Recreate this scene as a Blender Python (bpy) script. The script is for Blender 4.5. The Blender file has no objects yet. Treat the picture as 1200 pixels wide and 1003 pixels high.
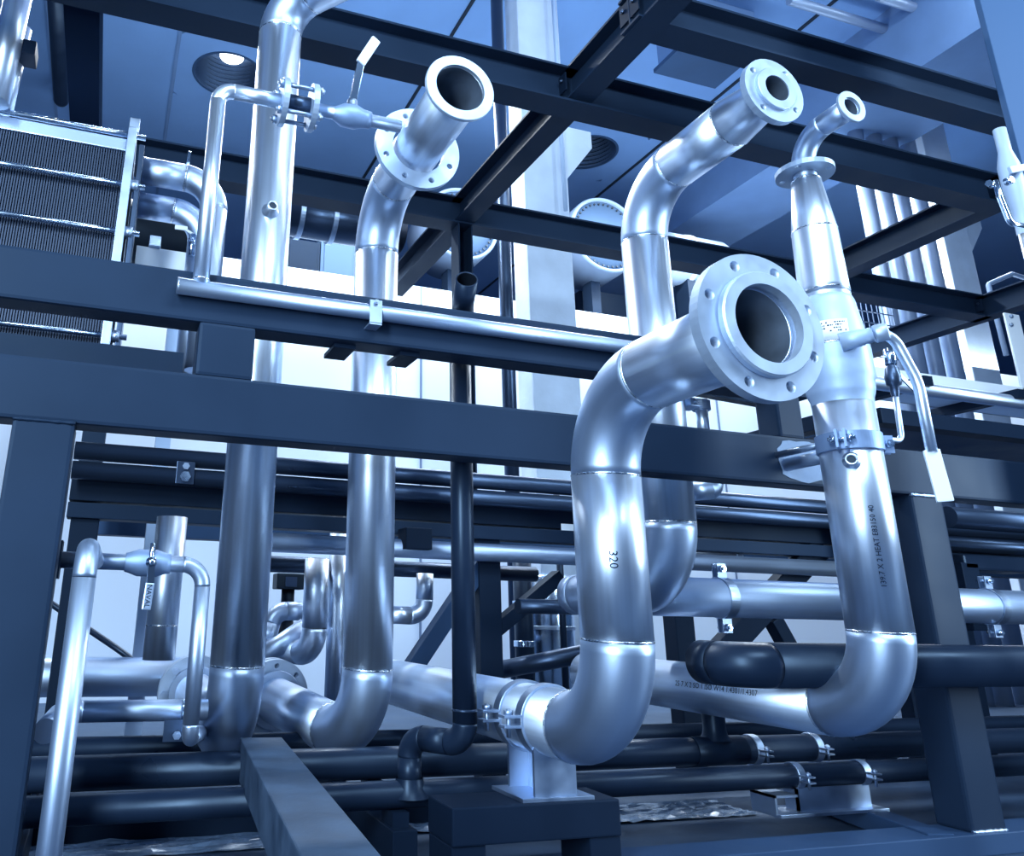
import bpy, bmesh, math, random
from mathutils import Vector, Matrix
random.seed(7)
V = Vector
PI = math.pi
SC = bpy.context.scene
COL = SC.collection
# ------------------------------------------------------------------ camera model
F, CX, CY, CH = 939.0, 438.0, 417.0, 0.55      # focal length in px (1200 wide), optical centre, eye height
def _n(x, y): return V((x - CX, y - CY, F)).normalized()
VX = _n(3494, 786); VY = _n(114, 713)
VY = (VY - VX * VX.dot(VY)).normalized()
VZ = VX.cross(VY) * -1
if VZ.y > 0: VZ = -VZ                           # camera frame: x right, y down, z forward
def ray(px, py):
    d = V(((px - CX) / F, (py - CY) / F, 1)); return V((d.dot(VX), d.dot(VY), d.dot(VZ)))
UP = V((0, 0, CH))
def at(px, py, Y): r = ray(px, py); return r * (Y / r.y) + UP
def atX(px, py, X): r = ray(px, py); return r * (X / r.x) + UP
def atZ(px, py, Z): r = ray(px, py); return r * ((Z - CH) / r.z) + UP
def proj(P):
    p = V(P) - UP; c = VX * p.x + VY * p.y + VZ * p.z
    return CX + F * c.x / c.z, CY + F * c.y / c.z
def xat(px, Y, Z):
    k = (px - CX) / F; z = Z - CH
    return (k * (Y * VY.z + z * VZ.z) - (Y * VY.x + z * VZ.x)) / (VX.x - k * VX.z)
def zat(py, X, Y):
    m = (py - CY) / F
    return (m * (X * VX.z + Y * VY.z) - (X * VX.y + Y * VY.y)) / (VZ.y - m * VZ.z) + CH
cd = bpy.data.cameras.new('camera'); cam = bpy.data.objects.new('camera', cd); COL.objects.link(cam)
cd.sensor_fit = 'HORIZONTAL'; cd.sensor_width = 36; cd.lens = F / 1200 * 36
cd.shift_x = (600 - CX) / 1200; cd.shift_y = -(501.5 - CY) / 1200
cd.clip_start = 0.02; cd.clip_end = 100
M = Matrix(((VX.x, -VX.y, -VX.z, 0), (VY.x, -VY.y, -VY.z, 0), (VZ.x, -VZ.y, -VZ.z, CH), (0, 0, 0, 1)))
cam.matrix_world = M
SC.camera = cam
# ------------------------------------------------------------------ materials
def mat(name, col, rough=.5, metal=0, spec=.5, var=0, vscale=6, streak=0, bump=0, bscale=40, col2=None, emit=None, estr=0, rvar=.1, coat=0):
    m = bpy.data.materials.new(name); m.use_nodes = True
    nt = m.node_tree; N = nt.nodes; L = nt.links; b = N['Principled BSDF']
    b.inputs['Base Color'].default_value = (*col, 1); b.inputs['Roughness'].default_value = rough
    b.inputs['Metallic'].default_value = metal; b.inputs['Specular IOR Level'].default_value = spec
    if metal < .3: b.inputs['Specular Tint'].default_value = (.55, .76, 1, 1)
    if coat: b.inputs['Coat Weight'].default_value = coat; b.inputs['Coat Roughness'].default_value = .25
    if emit: b.inputs['Emission Color'].default_value = (*emit, 1); b.inputs['Emission Strength'].default_value = estr
    tc = N.new('ShaderNodeTexCoord')
    if var or col2:
        nz = N.new('ShaderNodeTexNoise'); nz.inputs['Scale'].default_value = vscale; nz.inputs['Detail'].default_value = 6
        L.new(tc.outputs['Object'], nz.inputs['Vector'])
        src = nz.outputs['Fac']
        if streak:
            mp = N.new('ShaderNodeMapping'); mp.inputs['Scale'].default_value = (streak, .7, 1)
            L.new(tc.outputs['UV'], mp.inputs['Vector'])
            n2 = N.new('ShaderNodeTexNoise'); n2.inputs['Scale'].default_value = 1; n2.inputs['Detail'].default_value = 3
            L.new(mp.outputs['Vector'], n2.inputs['Vector'])
            mx = N.new('ShaderNodeMath'); mx.operation = 'MULTIPLY_ADD'; mx.inputs[1].default_value = .4; L.new(src, mx.inputs[0]); L.new(n2.outputs['Fac'], mx.inputs[2])
            m2 = N.new('ShaderNodeMath'); m2.operation = 'MULTIPLY'; m2.inputs[1].default_value = .714; L.new(mx.outputs[0], m2.inputs[0]); src = m2.outputs[0]
        rp = N.new('ShaderNodeValToRGB'); rp.color_ramp.elements[0].position = .3; rp.color_ramp.elements[1].position = .7
        c2 = col2 or tuple(c * (1 + var) for c in col); c1 = col if col2 else tuple(c * (1 - var) for c in col)
        rp.color_ramp.elements[0].color = (*c1, 1); rp.color_ramp.elements[1].color = (*c2, 1)
        L.new(src, rp.inputs[0]); L.new(rp.outputs[0], b.inputs['Base Color'])
        mr = N.new('ShaderNodeMapRange'); mr.inputs[1].default_value = .3; mr.inputs[2].default_value = .7
        mr.inputs[3].default_value = max(.03, rough - rvar); mr.inputs[4].default_value = min(1, rough + rvar)
        L.new(src, mr.inputs[0]); L.new(mr.outputs[0], b.inputs['Roughness'])
    if bump:
        nb = N.new('ShaderNodeTexNoise'); nb.inputs['Scale'].default_value = bscale; nb.inputs['Detail'].default_value = 4
        L.new(tc.outputs['Object'], nb.inputs['Vector'])
        bp = N.new('ShaderNodeBump'); bp.inputs['Strength'].default_value = bump; bp.inputs['Distance'].default_value = .01
        L.new(nb.outputs['Fac'], bp.inputs['Height']); L.new(bp.outputs[0], b.inputs['Normal'])
    return m
steel = mat('stainless_steel', (.66, .77, .93), .37, .95, var=.18, vscale=5, streak=16, rvar=.05)
satin = mat('satin_stainless', (.45, .57, .76), .43, .95, var=.11, vscale=7, streak=8, rvar=.05)
galv = mat('galvanised_steel', (.40, .50, .66), .42, 1, var=.12, vscale=14)
bright = mat('polished_steel', (.60, .73, .90), .2, 1)
flangem = mat('machined_flange', (.38, .48, .63), .5, .65, var=.08, vscale=25)
riserm = mat('riser_paint', (.20, .28, .43), .42, .3, var=.08, vscale=4)
valvem = mat('valve_white', (.40, .50, .66), .4)
discm = mat('disc_paint', (.045, .085, .16), .6)
coatm = mat('valve_coating', (.36, .49, .70), .5, .3, var=.05, vscale=20)
castm = mat('cast_valve_body', (.24, .35, .56), .50, .55, var=.08, vscale=20, bump=.06)
navy = mat('navy_paint', (.0105, .0215, .046), .5, 0, .15, var=.12, vscale=3)
navyd = mat('dark_navy_paint', (.006, .013, .030), .5, 0, .15, var=.12, vscale=3)
midb = mat('mid_blue_paint', (.026, .055, .12), .5, 0, .15, var=.12, vscale=3)
blackp = mat('black_pipe_paint', (.008, .016, .036), .36, .1, .4, var=.1, vscale=6)
darkp = mat('dark_grey_pipe', (.05, .08, .14), .34, .8, .5, var=.12, vscale=6, streak=4)
borem = mat('bore_dull_shade', (.15, .20, .28), .42, .7, var=.3, vscale=12)  # unpolished inside, coloured darker to paint the shade in the open pipes
weldm = mat('weld_bead', (.72, .78, .86), .27, 1, var=.2, vscale=90)
blackm = mat('black_plastic_and_bore', (.006, .009, .016), .5)  # also puts the shade into nozzle holes and the black pipe's bore
lightp = mat('light_paint', (.36, .48, .68), .5)
whitep = mat('white_paint', (.75, .81, .88), .45)
inkm = mat('marking_ink', (.008, .018, .045), .9, 0, 0)
conc = mat('concrete_light', (.46, .56, .70), .85, var=.10, vscale=4, bump=.15, bscale=30)
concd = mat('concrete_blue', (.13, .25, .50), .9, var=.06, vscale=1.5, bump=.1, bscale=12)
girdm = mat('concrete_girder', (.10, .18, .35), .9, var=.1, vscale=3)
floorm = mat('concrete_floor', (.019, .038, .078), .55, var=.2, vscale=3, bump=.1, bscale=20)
wallw = mat('white_panel', (.60, .72, .88), .6)
walld = mat('blue_wall', (.10, .17, .32), .8, var=.08, vscale=1)
timber = mat('weathered_beam', (.011, .023, .047), .65, col2=(.045, .075, .13), vscale=9, bump=.2, bscale=25)
platem = mat('plate_pack', (.030, .052, .10), .5, .3)
seamm = mat('seam_dark', (.006, .011, .024), .8)
lampm = mat('lamp_glow', (.9, .95, 1), .5, emit=(.9, .95, 1), estr=8)
glassm = mat('sheet_plastic', (.07, .11, .18), .25, .0, .5, var=.2, vscale=20)

# ------------------------------------------------------------------ mesh builder
def frame(axis):
    a = V(axis).normalized(); h = V((0, 0, 1)) if abs(a.z) < .9 else V((1, 0, 0))
    u = h.cross(a).normalized(); return u, a.cross(u), a
def fillet(pts, radii, n=14):
    """corner polyline -> list of (kind, points)"""
    pts = [V(p) for p in pts]; out = []; cur = pts[0]
    for i in range(1, len(pts) - 1):
        p = pts[i]; a = (pts[i - 1] - p).normalized(); b = (pts[i + 1] - p).normalized()
        ang = a.angle(b); R = radii[i - 1] if isinstance(radii, (list, tuple)) else radii
        t = R / math.tan(ang / 2); s = p + a * t; e = p + b * t
        c = p + (a + b).normalized() * (R / math.sin(ang / 2))
        out.append(('pipe_section', [cur, s]))
        u = (s - c).normalized(); w = (e - c); w = (w - u * w.dot(u)).normalized(); th = PI - ang
        out.append(('elbow', [c + (u * math.cos(th * k / n) + w * math.sin(th * k / n)) * R for k in range(n + 1)]))
        cur = e
    out.append(('pipe_section', [cur, pts[-1]]))
    return out
class MB:
    def __init__(s): s.bm = bmesh.new(); s.uv = s.bm.loops.layers.uv.new('UVMap')
    def face(s, vs, uvs=None, smooth=False):
        try: f = s.bm.faces.new(vs)
        except ValueError: return
        f.smooth = smooth
        if uvs:
            for l, u in zip(f.loops, uvs): l[s.uv].uv = u
    def sweep(s, path, r, ri=None, seg=40, caps=True, radii=None):
        path = [V(p) for p in path]; n = len(path)
        T = [(path[min(i + 1, n - 1)] - path[max(i - 1, 0)]).normalized() for i in range(n)]
        u, v, _ = frame(T[0]); rings = []; L = 0; Ls = []
        for i in range(n):
            if i:
                L += (path[i] - path[i - 1]).length
                u = (u - T[i] * u.dot(T[i])).normalized(); v = T[i].cross(u)
            Ls.append(L); rr = radii[i] if radii else r
            rings.append([s.bm.verts.new(path[i] + (u * math.cos(2 * PI * k / seg) + v * math.sin(2 * PI * k / seg)) * rr) for k in range(seg)])
            if ri is not None:
                rii = rr - (r - ri)
                rings[-1] = (rings[-1], [s.bm.verts.new(path[i] + (u * math.cos(2 * PI * k / seg) + v * math.sin(2 * PI * k / seg)) * rii) for k in range(seg)])
        def skin(A, flip):
            for i in range(n - 1):
                for k in range(seg):
                    k2 = (k + 1) % seg; q = [A[i][k], A[i][k2], A[i + 1][k2], A[i + 1][k]]
                    uu = [(k / seg, Ls[i]), ((k + 1) / seg, Ls[i]), ((k + 1) / seg, Ls[i + 1]), (k / seg, Ls[i + 1])]
                    if flip: q.reverse(); uu.reverse()
                    s.face(q, uu, True)
        if ri is None:
            skin(rings, False)
            if caps: s.face(list(reversed(rings[0]))); s.face(rings[-1])
        else:
            A = [x[0] for x in rings]; B = [x[1] for x in rings]; skin(A, False); skin(B, True)
            for k in range(seg):
                k2 = (k + 1) % seg
                s.face([A[0][k2], A[0][k], B[0][k], B[0][k2]]); s.face([A[-1][k], A[-1][k2], B[-1][k2], B[-1][k]])
        return s
    def cyl(s, p, q, r, ri=None, seg=32): return s.sweep([p, q], r, ri, seg)
    def lathe(s, o, axis, prof, seg=40, smooth=True):
        """prof: (dist along axis, radius); open at both ends unless radius 0 or closed profile"""
        u, v, a = frame(axis); o = V(o); R = []; L = 0; Ls = [0]
        for i in range(1, len(prof)): L += math.hypot(prof[i][0] - prof[i - 1][0], prof[i][1] - prof[i - 1][1]); Ls.append(L)
        for d, r in prof:
            if r < 1e-6: R.append([s.bm.verts.new(o + a * d)])
            else: R.append([s.bm.verts.new(o + a * d + (u * math.cos(2 * PI * k / seg) + v * math.sin(2 * PI * k / seg)) * r) for k in range(seg)])
        for i in range(len(R) - 1):
            A, B = R[i], R[i + 1]
            for k in range(seg):
                k2 = (k + 1) % seg
                if len(A) == 1 and len(B) == 1: break
                if len(A) == 1: s.face([A[0], B[k2], B[k]], None, smooth)
                elif len(B) == 1: s.face([A[k], A[k2], B[0]], None, smooth)
                else: s.face([A[k], A[k2], B[k2], B[k]], [(k / seg, Ls[i]), ((k + 1) / seg, Ls[i]), ((k + 1) / seg, Ls[i + 1]), (k / seg, Ls[i + 1])], smooth)
        return s
    def ring(s, o, axis, r1, r0, t, seg=48, ch=.0015):
        """washer: outer r1, inner r0, thickness t centred on o"""
        h = t / 2
        return s.lathe(o, axis, [(-h, r0), (-h, r1 - ch), (-h + ch, r1), (h - ch, r1), (h, r1 - ch), (h, r0), (-h, r0)], seg, False)
    def flange(s, o, axis, R, r0, t, n, rh, bc, K=20, twist=0):
        u, v, a = frame(axis); o = V(o); h = t / 2
        def P(x, y, z): return s.bm.verts.new(o + u * x + v * y + a * z)
        for j in range(n):
            m = twist + 2 * PI * j / n; w = PI / n; hc = (bc * math.cos(m), bc * math.sin(m))
            b = [(R, m - w + 2 * w * i / 8) for i in range(9)] + [(r0 + (R - r0) * (1 - i / 3), m + w) for i in (1, 2)] + \
                [(r0, m + w - 2 * w * i / 8) for i in range(9)] + [(r0 + (R - r0) * i / 3, m - w) for i in (1, 2)]
            bp = [(r * math.cos(t_), r * math.sin(t_)) for r, t_ in b]
            hp = []
            for x, y in bp:
                dx, dy = x - hc[0], y - hc[1]; l = math.hypot(dx, dy); hp.append((hc[0] + dx / l * rh, hc[1] + dy / l * rh))
            nb = len(bp)
            B0 = [P(x, y, -h) for x, y in bp]; B1 = [P(x, y, h) for x, y in bp]
            H0 = [P(x, y, -h) for x, y in hp]; H1 = [P(x, y, h) for x, y in hp]
            for i in range(nb):
                k = (i + 1) % nb
                s.face([B1[i], B1[k], H1[k], H1[i]]); s.face([B0[k], B0[i], H0[i], H0[k]])
                s.face([H1[i], H1[k], H0[k], H0[i]], None, True)
                if i < 8 or 10 < i < 19: s.face([B0[i], B0[k], B1[k], B1[i]])
        bmesh.ops.remove_doubles(s.bm, verts=s.bm.verts, dist=1e-6)
        return s
    def box(s, lo, hi, bev=0, rot=None, o=None):
        lo, hi = V(lo), V(hi); c = [V((x, y, z)) for x in (lo.x, hi.x) for y in (lo.y, hi.y) for z in (lo.z, hi.z)]
        if rot is not None: c = [V(o) + rot @ p for p in c]
        v = [s.bm.verts.new(p) for p in c]; fs = []
        for q in ((0, 1, 3, 2), (4, 6, 7, 5), (0, 4, 5, 1), (2, 3, 7, 6), (0, 2, 6, 4), (1, 5, 7, 3)):
            fs.append(s.bm.faces.new([v[i] for i in q]))
        if bev:
            es = {e for f in fs for e in f.edges}
            bmesh.ops.bevel(s.bm, geom=list(es), offset=bev, segments=2, affect='EDGES', profile=.6)
        return s
    def bar(s, p, q, w, h, bev=0, up=(0, 0, 1)):
        p, q = V(p), V(q); a = (q - p); L = a.length; a.normalize(); x = a.cross(V(up)).normalized(); z = x.cross(a)
        R = Matrix((x, a, z)).transposed()
        return s.box((-w / 2, 0, -h / 2), (w / 2, L, h / 2), bev, R, p)
    def prism(s, poly, p, q, up=(0, 0, 1)):
        """extrude 2-d polygon (side, up) from p to q"""
        p, q = V(p), V(q); a = (q - p).normalized(); x = a.cross(V(up)).normalized(); z = x.cross(a)
        A = [s.bm.verts.new(p + x * u + z * v) for u, v in poly]; B = [s.bm.verts.new(q + x * u + z * v) for u, v in poly]
        n = len(poly); s.face(A); s.face(list(reversed(B)))
        for i in range(n): k = (i + 1) % n; s.face([A[k], A[i], B[i], B[k]])
        return s
    def hexnut(s, p, axis, r, t):
        p = V(p); return s.sweep([p, p + V(axis).normalized() * t], r, None, 6)
    def build(s, name, m, parent=None, auto=False):
        bmesh.ops.recalc_face_normals(s.bm, faces=s.bm.faces)
        vs = s.bm.verts
        if parent is None:
            xs = [v.co.x for v in vs]; ys = [v.co.y for v in vs]; zs = [v.co.z for v in vs]
            off = V(((min(xs) + max(xs)) / 2, (min(ys) + max(ys)) / 2, min(zs)))
        else:
            off = V((0, 0, 0)); p = parent
            while p: off += p.location; p = p.parent
        for v in vs: v.co -= off
        me = bpy.data.meshes.new(name); s.bm.to_mesh(me); s.bm.free(); me.materials.append(m)
        o = bpy.data.objects.new(name, me); COL.objects.link(o)
        if parent is None: o.location = off
        else: o.parent = parent
        return o
def tag(o, label, cat, group=None, kind=None):
    o['label'] = label; o['category'] = cat
    if group: o['group'] = group
    if kind: o['kind'] = kind
    return o
def thing(name, loc, label, cat, group=None):
    o = bpy.data.objects.new(name, None); o.empty_display_size = .05; COL.objects.link(o); o.location = V(loc)
    return tag(o, label, cat, group)
def struct(name, mb, m):
    o = mb.build(name, m); o['kind'] = 'structure'; return o
def weld(root, p, axis, r):
    MB().lathe(p, axis, [(-.003, r - .003), (-.002, r + .0004), (0, r + .0010), (.002, r + .0004), (.003, r - .003)], 48).build('weld_seam', weldm, root)
def bore_of(root, mb, r):
    return mb.build('bore', borem, root)
def run(root, pts, R, r, m=None, me=None, ri=None, seg=48, welds=True):
    """pipe run: straight sections and elbows as parts, weld beads between"""
    m = m or steel; me = me or m
    segs = []
    for kind, pp in fillet(pts, R):
        if (pp[-1] - pp[0]).length < 1e-4: continue
        MB().sweep(pp, r, ri, seg).build(kind, me if kind == 'elbow' else m, root)
        segs.append(pp)
        if kind == 'elbow' and welds:
            weld(root, pp[0], pp[1] - pp[0], r); weld(root, pp[-1], pp[-1] - pp[-2], r)
    if ri is not None:                              # dull inside of the open last stretch, its shade put into a darker colour
        path = []
        for pp in segs[-3:]:
            for p in pp:
                if not path or (p - path[-1]).length > 1e-5: path.append(p)
        path[-1] = path[-1] - (path[-1] - path[-2]).normalized() * .001
        MB().sweep(path, ri - .0004, None, seg, caps=False).build('bore', blackm if m is blackp else borem, root)
def one(pts, R, r, ri=None, seg=28, mb=None):
    mb = mb or MB(); path = []
    for _, pp in fillet(pts, R):
        for p in pp:
            if not path or (p - path[-1]).length > 1e-5: path.append(p)
    return mb.sweep(path, r, ri, seg)
def hexbolt(root, p, axis, r=.008, L=.03, name='bolt', m=galv):
    a = V(axis).normalized(); p = V(p)
    MB().hexnut(p, a, r, r * .9).cyl(p - a * L, p + a * r * 1.2, r * .5, None, 10).build(name, m, root)
def text_on(root, txt, size, fn, name='printed_marking', m=inkm):
    cu = bpy.data.curves.new('txt', 'FONT'); cu.body = txt; cu.size = size; cu.resolution_u = 2
    ob = bpy.data.objects.new('txt', cu); COL.objects.link(ob)
    dg = bpy.context.evaluated_depsgraph_get(); dg.update()
    me = bpy.data.meshes.new_from_object(ob.evaluated_get(dg)); bpy.data.objects.remove(ob)
    mb = MB(); mb.bm.from_mesh(me)
    for v in mb.bm.verts: v.co = V(fn(v.co.x, v.co.y))
    bpy.data.meshes.remove(me)
    mb2 = mb.bm
    return mb.build(name, m, root)

# ================================================================== THE BUILDING
ZC = 5.55
YP, YB = 5.6, 12.0
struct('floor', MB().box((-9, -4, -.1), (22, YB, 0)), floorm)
# ceiling with round openings
def ceiling():
    holes = [(atZ(268, 88, ZC), .33), (atZ(688, 178, ZC), .33)]
    return holes
HO = ceiling()
mb = MB()
x0, x1, y0, y1 = -9, 22, 2.6, YB
ys = HO[0][0].y
xs = sorted(h[0].x for h in HO)
# strips round the two openings
cells = []; hw = .5
mb.box((x0, y0, ZC), (x1, ys - hw, ZC + .2)); mb.box((x0, ys + hw, ZC), (x1, y1, ZC + .2))
prev = x0
for hx in xs:
    mb.box((prev, ys - hw, ZC), (hx - hw, ys + hw, ZC + .2)); prev = hx + hw
    sq = []; ci = []; N_ = 48
    for k in range(N_):
        a = 2 * PI * (k + .5) / N_; c, s_ = math.cos(a), math.sin(a); q = hw / max(abs(c), abs(s_))
        sq.append(mb.bm.verts.new((hx + c * q, ys + s_ * q, ZC))); ci.append(mb.bm.verts.new((hx + c * .33, ys + s_ * .33, ZC)))
    for k in range(N_): k2 = (k + 1) % N_; mb.face([sq[k], sq[k2], ci[k2], ci[k]])
mb.box((prev, ys - hw, ZC), (x1, ys + hw, ZC + .2))
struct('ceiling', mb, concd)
for i, hx in enumerate(xs):
    w = thing('roof_shaft', (hx, ys, ZC), ('round ribbed roof shaft with a lit lamp inside, above the left bypass pipe', 'round ribbed roof shaft, unlit, right of the pale concrete column')[i], 'roof opening', 'round roof shafts in the ceiling')
    prof = []
    for k in range(13): prof += [(k * .05, .34), (k * .05 + .025, .315)]
    MB().lathe((hx, ys, ZC), (0, 0, 1), prof + [(.66, .32), (.66, 0)], 48, False).build('shaft_lining', mat('shaft_metal', (.025, .05, .11), .5, .2), w)
    MB().ring((hx, ys, ZC), (0, 0, 1), .35, .325, .012).build('shaft_rim', midb, w)
    if i == 0: MB().lathe((hx + .03, ys + .16, ZC + .34), (0, 0, 1), [(0, 0), (0, .12), (.03, .12), (.03, 0)], 24).build('lamp', lampm, w); MB().cyl((hx + .03, ys + .16, ZC + .36), (hx + .03, ys + .16, ZC + .66), .015, None, 12).build('lamp_stem', galv, w)
# joints between roof slabs, one strip each
for i, (px, py) in enumerate(((500, 88), (208, 60), (930, 40), (60, 60))):
    p = atZ(px, py, ZC)
    struct('trim_%d' % (i + 1), MB().box((p.x - .015, 2.7, ZC - .012), (p.x + .015, 11, ZC + .001)), seamm if i in (0, 2) else girdm)
struct('wall_rear', MB().box((-9, YB, 0), (22, YB + .2, ZC)), walld)
zp = at(420, 325, YP).z
# bright partition made of upright panels
struct('wall_partition', MB().box((-2.5, YP, 0), (12, YP + .12, zp)), wallw)
for i, px in enumerate((493, 556, 850)):
    x = xat(px, YP, 1.7); struct('trim_%d' % (10 + i), MB().box((x - .008, YP - .006, 0), (x + .008, YP, zp)), mat('panel_joint', (.12, .18, .3), .6))
# ceiling girders running away
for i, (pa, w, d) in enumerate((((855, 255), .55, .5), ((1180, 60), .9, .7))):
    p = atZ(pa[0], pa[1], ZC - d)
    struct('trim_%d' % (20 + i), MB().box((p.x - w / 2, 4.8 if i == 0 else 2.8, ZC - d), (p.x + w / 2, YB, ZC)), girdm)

# concrete columns with a corbel
def column(pxl, pxr, py, Y, pyc, label, side, dp=.45):
    a = at(pxl, py, Y); b = at(pxr, py, Y); r = thing('concrete_column', (a.x, Y, 0), label, 'column', 'pale concrete columns')
    MB().box((a.x, Y, 0), (b.x, Y + dp, ZC), .012).build('shaft', conc, r)
    zc = zat(pyc, b.x, Y)
    MB().prism([(-.0, -.32), (.24, .0), (.24, .14), (0, .14)] if side > 0 else [(0, -.32), (0, .14), (-.24, .14), (-.24, 0)], (b.x - .002, Y + .02, zc), (b.x - .002, Y + dp - .02, zc)).build('corbel', conc, r)
    return a, b
ca, cb = column(616, 668, 250, 4.5, 165, 'pale concrete column with corbel behind the diagonal roof beam', 1, .2)
column(1117, 1148, 330, 4.9, 262, 'pale concrete column with corbel behind the row of risers at right', 1, .3)
# service pipes on the columns
def simple_pipe(name, pts, r, m, label, cat='pipe', group=None, R=.06, ri=None, seg=24):
    return tag(one(pts, R, r, ri, seg).build(name, m), label, cat, group)
for px, m, r, lab in ((590, darkp, .045, 'dark riser pipe running up left of the pale concrete column'), 
                      (652, lightp, .016, 'thin white conduit at top right of the concrete column')):
    Y = 4.42; p = at(px, 60 if px == 652 else 250, Y)
    simple_pipe('riser_pipe', [(p.x, Y, 0 if px != 652 else 3.3), (p.x, Y, ZC)], r, m, lab)
for i, px in enumerate((1048, 1070, 1090, 1112)):
    Y = 4.7; p = at(px, 400, Y)
    simple_pipe('riser_pipe', [(p.x, Y, 0), (p.x, Y, ZC)], .065, riserm, 'tall pale riser pipe, %s of the four right of the lever valve' % ('leftmost', 'second from left', 'third from left', 'rightmost')[i], 'pipe', 'riser pipes right of the lever valve', seg=32)
# conduits under the ceiling
for a, b, lab in (((925, 0), (1077, 45), 'long grey conduit under the ceiling, nearer the roof beam'), ((1030, -4), (1115, 22), 'short grey conduit under the ceiling at top right edge')):
    Z = ZC - .15; p, q = atZ(*a, Z), atZ(*b, Z); simple_pipe('ceiling_conduit', [(p.x, p.y, Z), (q.x, p.y, Z)], .04, riserm, lab)
p = atZ(70, 130, ZC - .4)
q = atZ(65, 20, ZC - .4)
simple_pipe('ceiling_pipe', [(q.x, q.y - .4, ZC - .3), (p.x, p.y, ZC - .3), (p.x, p.y, ZC)], .07, blackp, 'black drain pipe hanging under the ceiling left of the dark girder')
p = atZ(832, 66, ZC - .35)
d = thing('ceiling_duct', p, 'boxy dark duct stub under the ceiling between two roof beams', 'duct')
MB().box((p.x - .3, p.y - .25, ZC - .35), (p.x + .3, p.y + .3, ZC), .01).build('casing', girdm, d)
MB().box((p.x - .33, p.y - .28, ZC - .37), (p.x + .33, p.y + .33, ZC - .33)).build('rim', midb, d)
# no battens modelled here; an added area light brightens the partition from above
# ================================================================== OVERHEAD STEEL
ZT = 2.2 + CH
def ibeam(mb, p, q, h, w, tf=.010, tw=.007):
    t = tf; return mb.prism([(-w / 2, -h), (w / 2, -h), (w / 2, -h + t), (tw / 2, -h + t), (tw / 2, -t), (w / 2, -t), (w / 2, 0), (-w / 2, 0), (-w / 2, -t), (-tw / 2, -t), (-tw / 2, -h + t), (-w / 2, -h + t)], p, q)
oh = thing('overhead_frame', (0, 2, ZT), 'dark steel overhead frame of long crossing roof beams', 'steel frame')
I1 = atZ(745, -5, ZT); I2 = atZ(640, 83, ZT); I3 = atZ(545, 238, ZT)
X_D2 = atZ(1180, 205, ZT).x; X_D1 = I3.x
D3 = at(1150, 361, I3.y); 
def ov(p, q, h=.14, w=.1, nm='beam', m=navy): return ibeam(MB(), p, q, h, w).build(nm, m, oh)
ov((-1.5, I2.y, ZT), (X_D2, I2.y, ZT), .17, .12)
ov((X_D1 - .1, I1.y, ZT), (6.5, I1.y, ZT), .146, .11)
ov((-2.2, I3.y, ZT), (D3.x, I3.y, ZT), .16, .12)
d1 = [atZ(770, 3, ZT), atZ(470, 300, ZT)]
xd = (d1[0].x + d1[1].x) / 2
ov((xd, d1[0].y - .6, ZT + .0), (xd, d1[1].y + .3, ZT), .15, .11)
ov((X_D2, 1.9, ZT), (X_D2, I3.y, ZT), .15, .11)
D0 = atZ(102, 60, ZT)
MB().bar((D0.x, 1.6, ZT - .06), (D0.x, I3.y, ZT - .06), .125, .12).build('beam', mat('matt_navy_paint', (.008, .016, .036), .8, 0, 0), oh)
ov((D3.x, 2.9, ZT), (D3.x, 6.2, ZT), .16, .11)
hp = at(541, 270, I3.y)
MB().prism([(-.042, -.05), (.042, -.05), (.042, .05), (.034, .05), (.034, -.04), (-.034, -.04), (-.034, .05), (-.042, .05)], (hp.x, I3.y, ZT - .15), (hp.x, I3.y, 0), (0, -1, 0)).build('post', navy, oh)
for xx in (-1.5, 6.3):
    MB().box((xx - .06, I3.y - .06, 0), (xx + .06, I3.y + .06, ZT - .15)).build('post', navy, oh)
for xx, yy in ((xd, I2.y), (xd, I1.y), (X_D2, I2.y), (D3.x, I3.y)):
    MB().box((xx - .068, yy - .055, ZT - .03), (xx - .062, yy + .055, ZT - .115)).build('cleat', navyd, oh)
    hexbolt(oh, (xx - .069, yy + .03, ZT - .06), (-1, 0, 0), .009, .02, m=darkp); hexbolt(oh, (xx - .069, yy - .03, ZT - .06), (-1, 0, 0), .009, .02, m=darkp)

# ================================================================== FRONT FRAME
YF = 1.72; TH = .08; YM = YF + TH / 2
ff = thing('pipe_rack_frame', (0, YM, 0), 'navy steel skid frame with two long rails and posts in the foreground', 'steel frame')
def zof(px, py, Y=YF): return at(px, py, Y).z
Bt = (zof(400, 455) + zof(677, 486)) / 2; Bb = (zof(400, 525) + zof(667, 543)) / 2
At = (zof(400, 343) + zof(123, 302)) / 2; Ab = (zof(400, 397) + zof(230, 377)) / 2
xl = xat(-260, YF, Bt)
MB().box((xl, YF, Bb), (xat(1330, YF, Bt), YF + TH, Bt), .008).build('lower_rail', navy, ff)
MB().box((xl, YF, Ab), (xat(945, YF, At), YF + TH, At), .008).build('upper_rail', navy, ff)
def post(px0, px1, py, z0, z1, nm='post', dp=TH):
    zz = zof(px0, py); a = xat(px0, YF, zz); b = xat(px1, YF, zz)
    MB().box((a, YF, z0), (b, YF + dp, z1), .008).build(nm, navy, ff); return a, b
post(231, 298, 410, Bt - .002, Ab + .002, 'stub_post')
post(912, 941, 490, Bt - .002, Ab + .002, 'stub_post')
lp = post(14, 88, 495, 0, Bb + .002)
rp = post(1067, 1104, 580, .05, Bb + .002, dp=.10)
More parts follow.
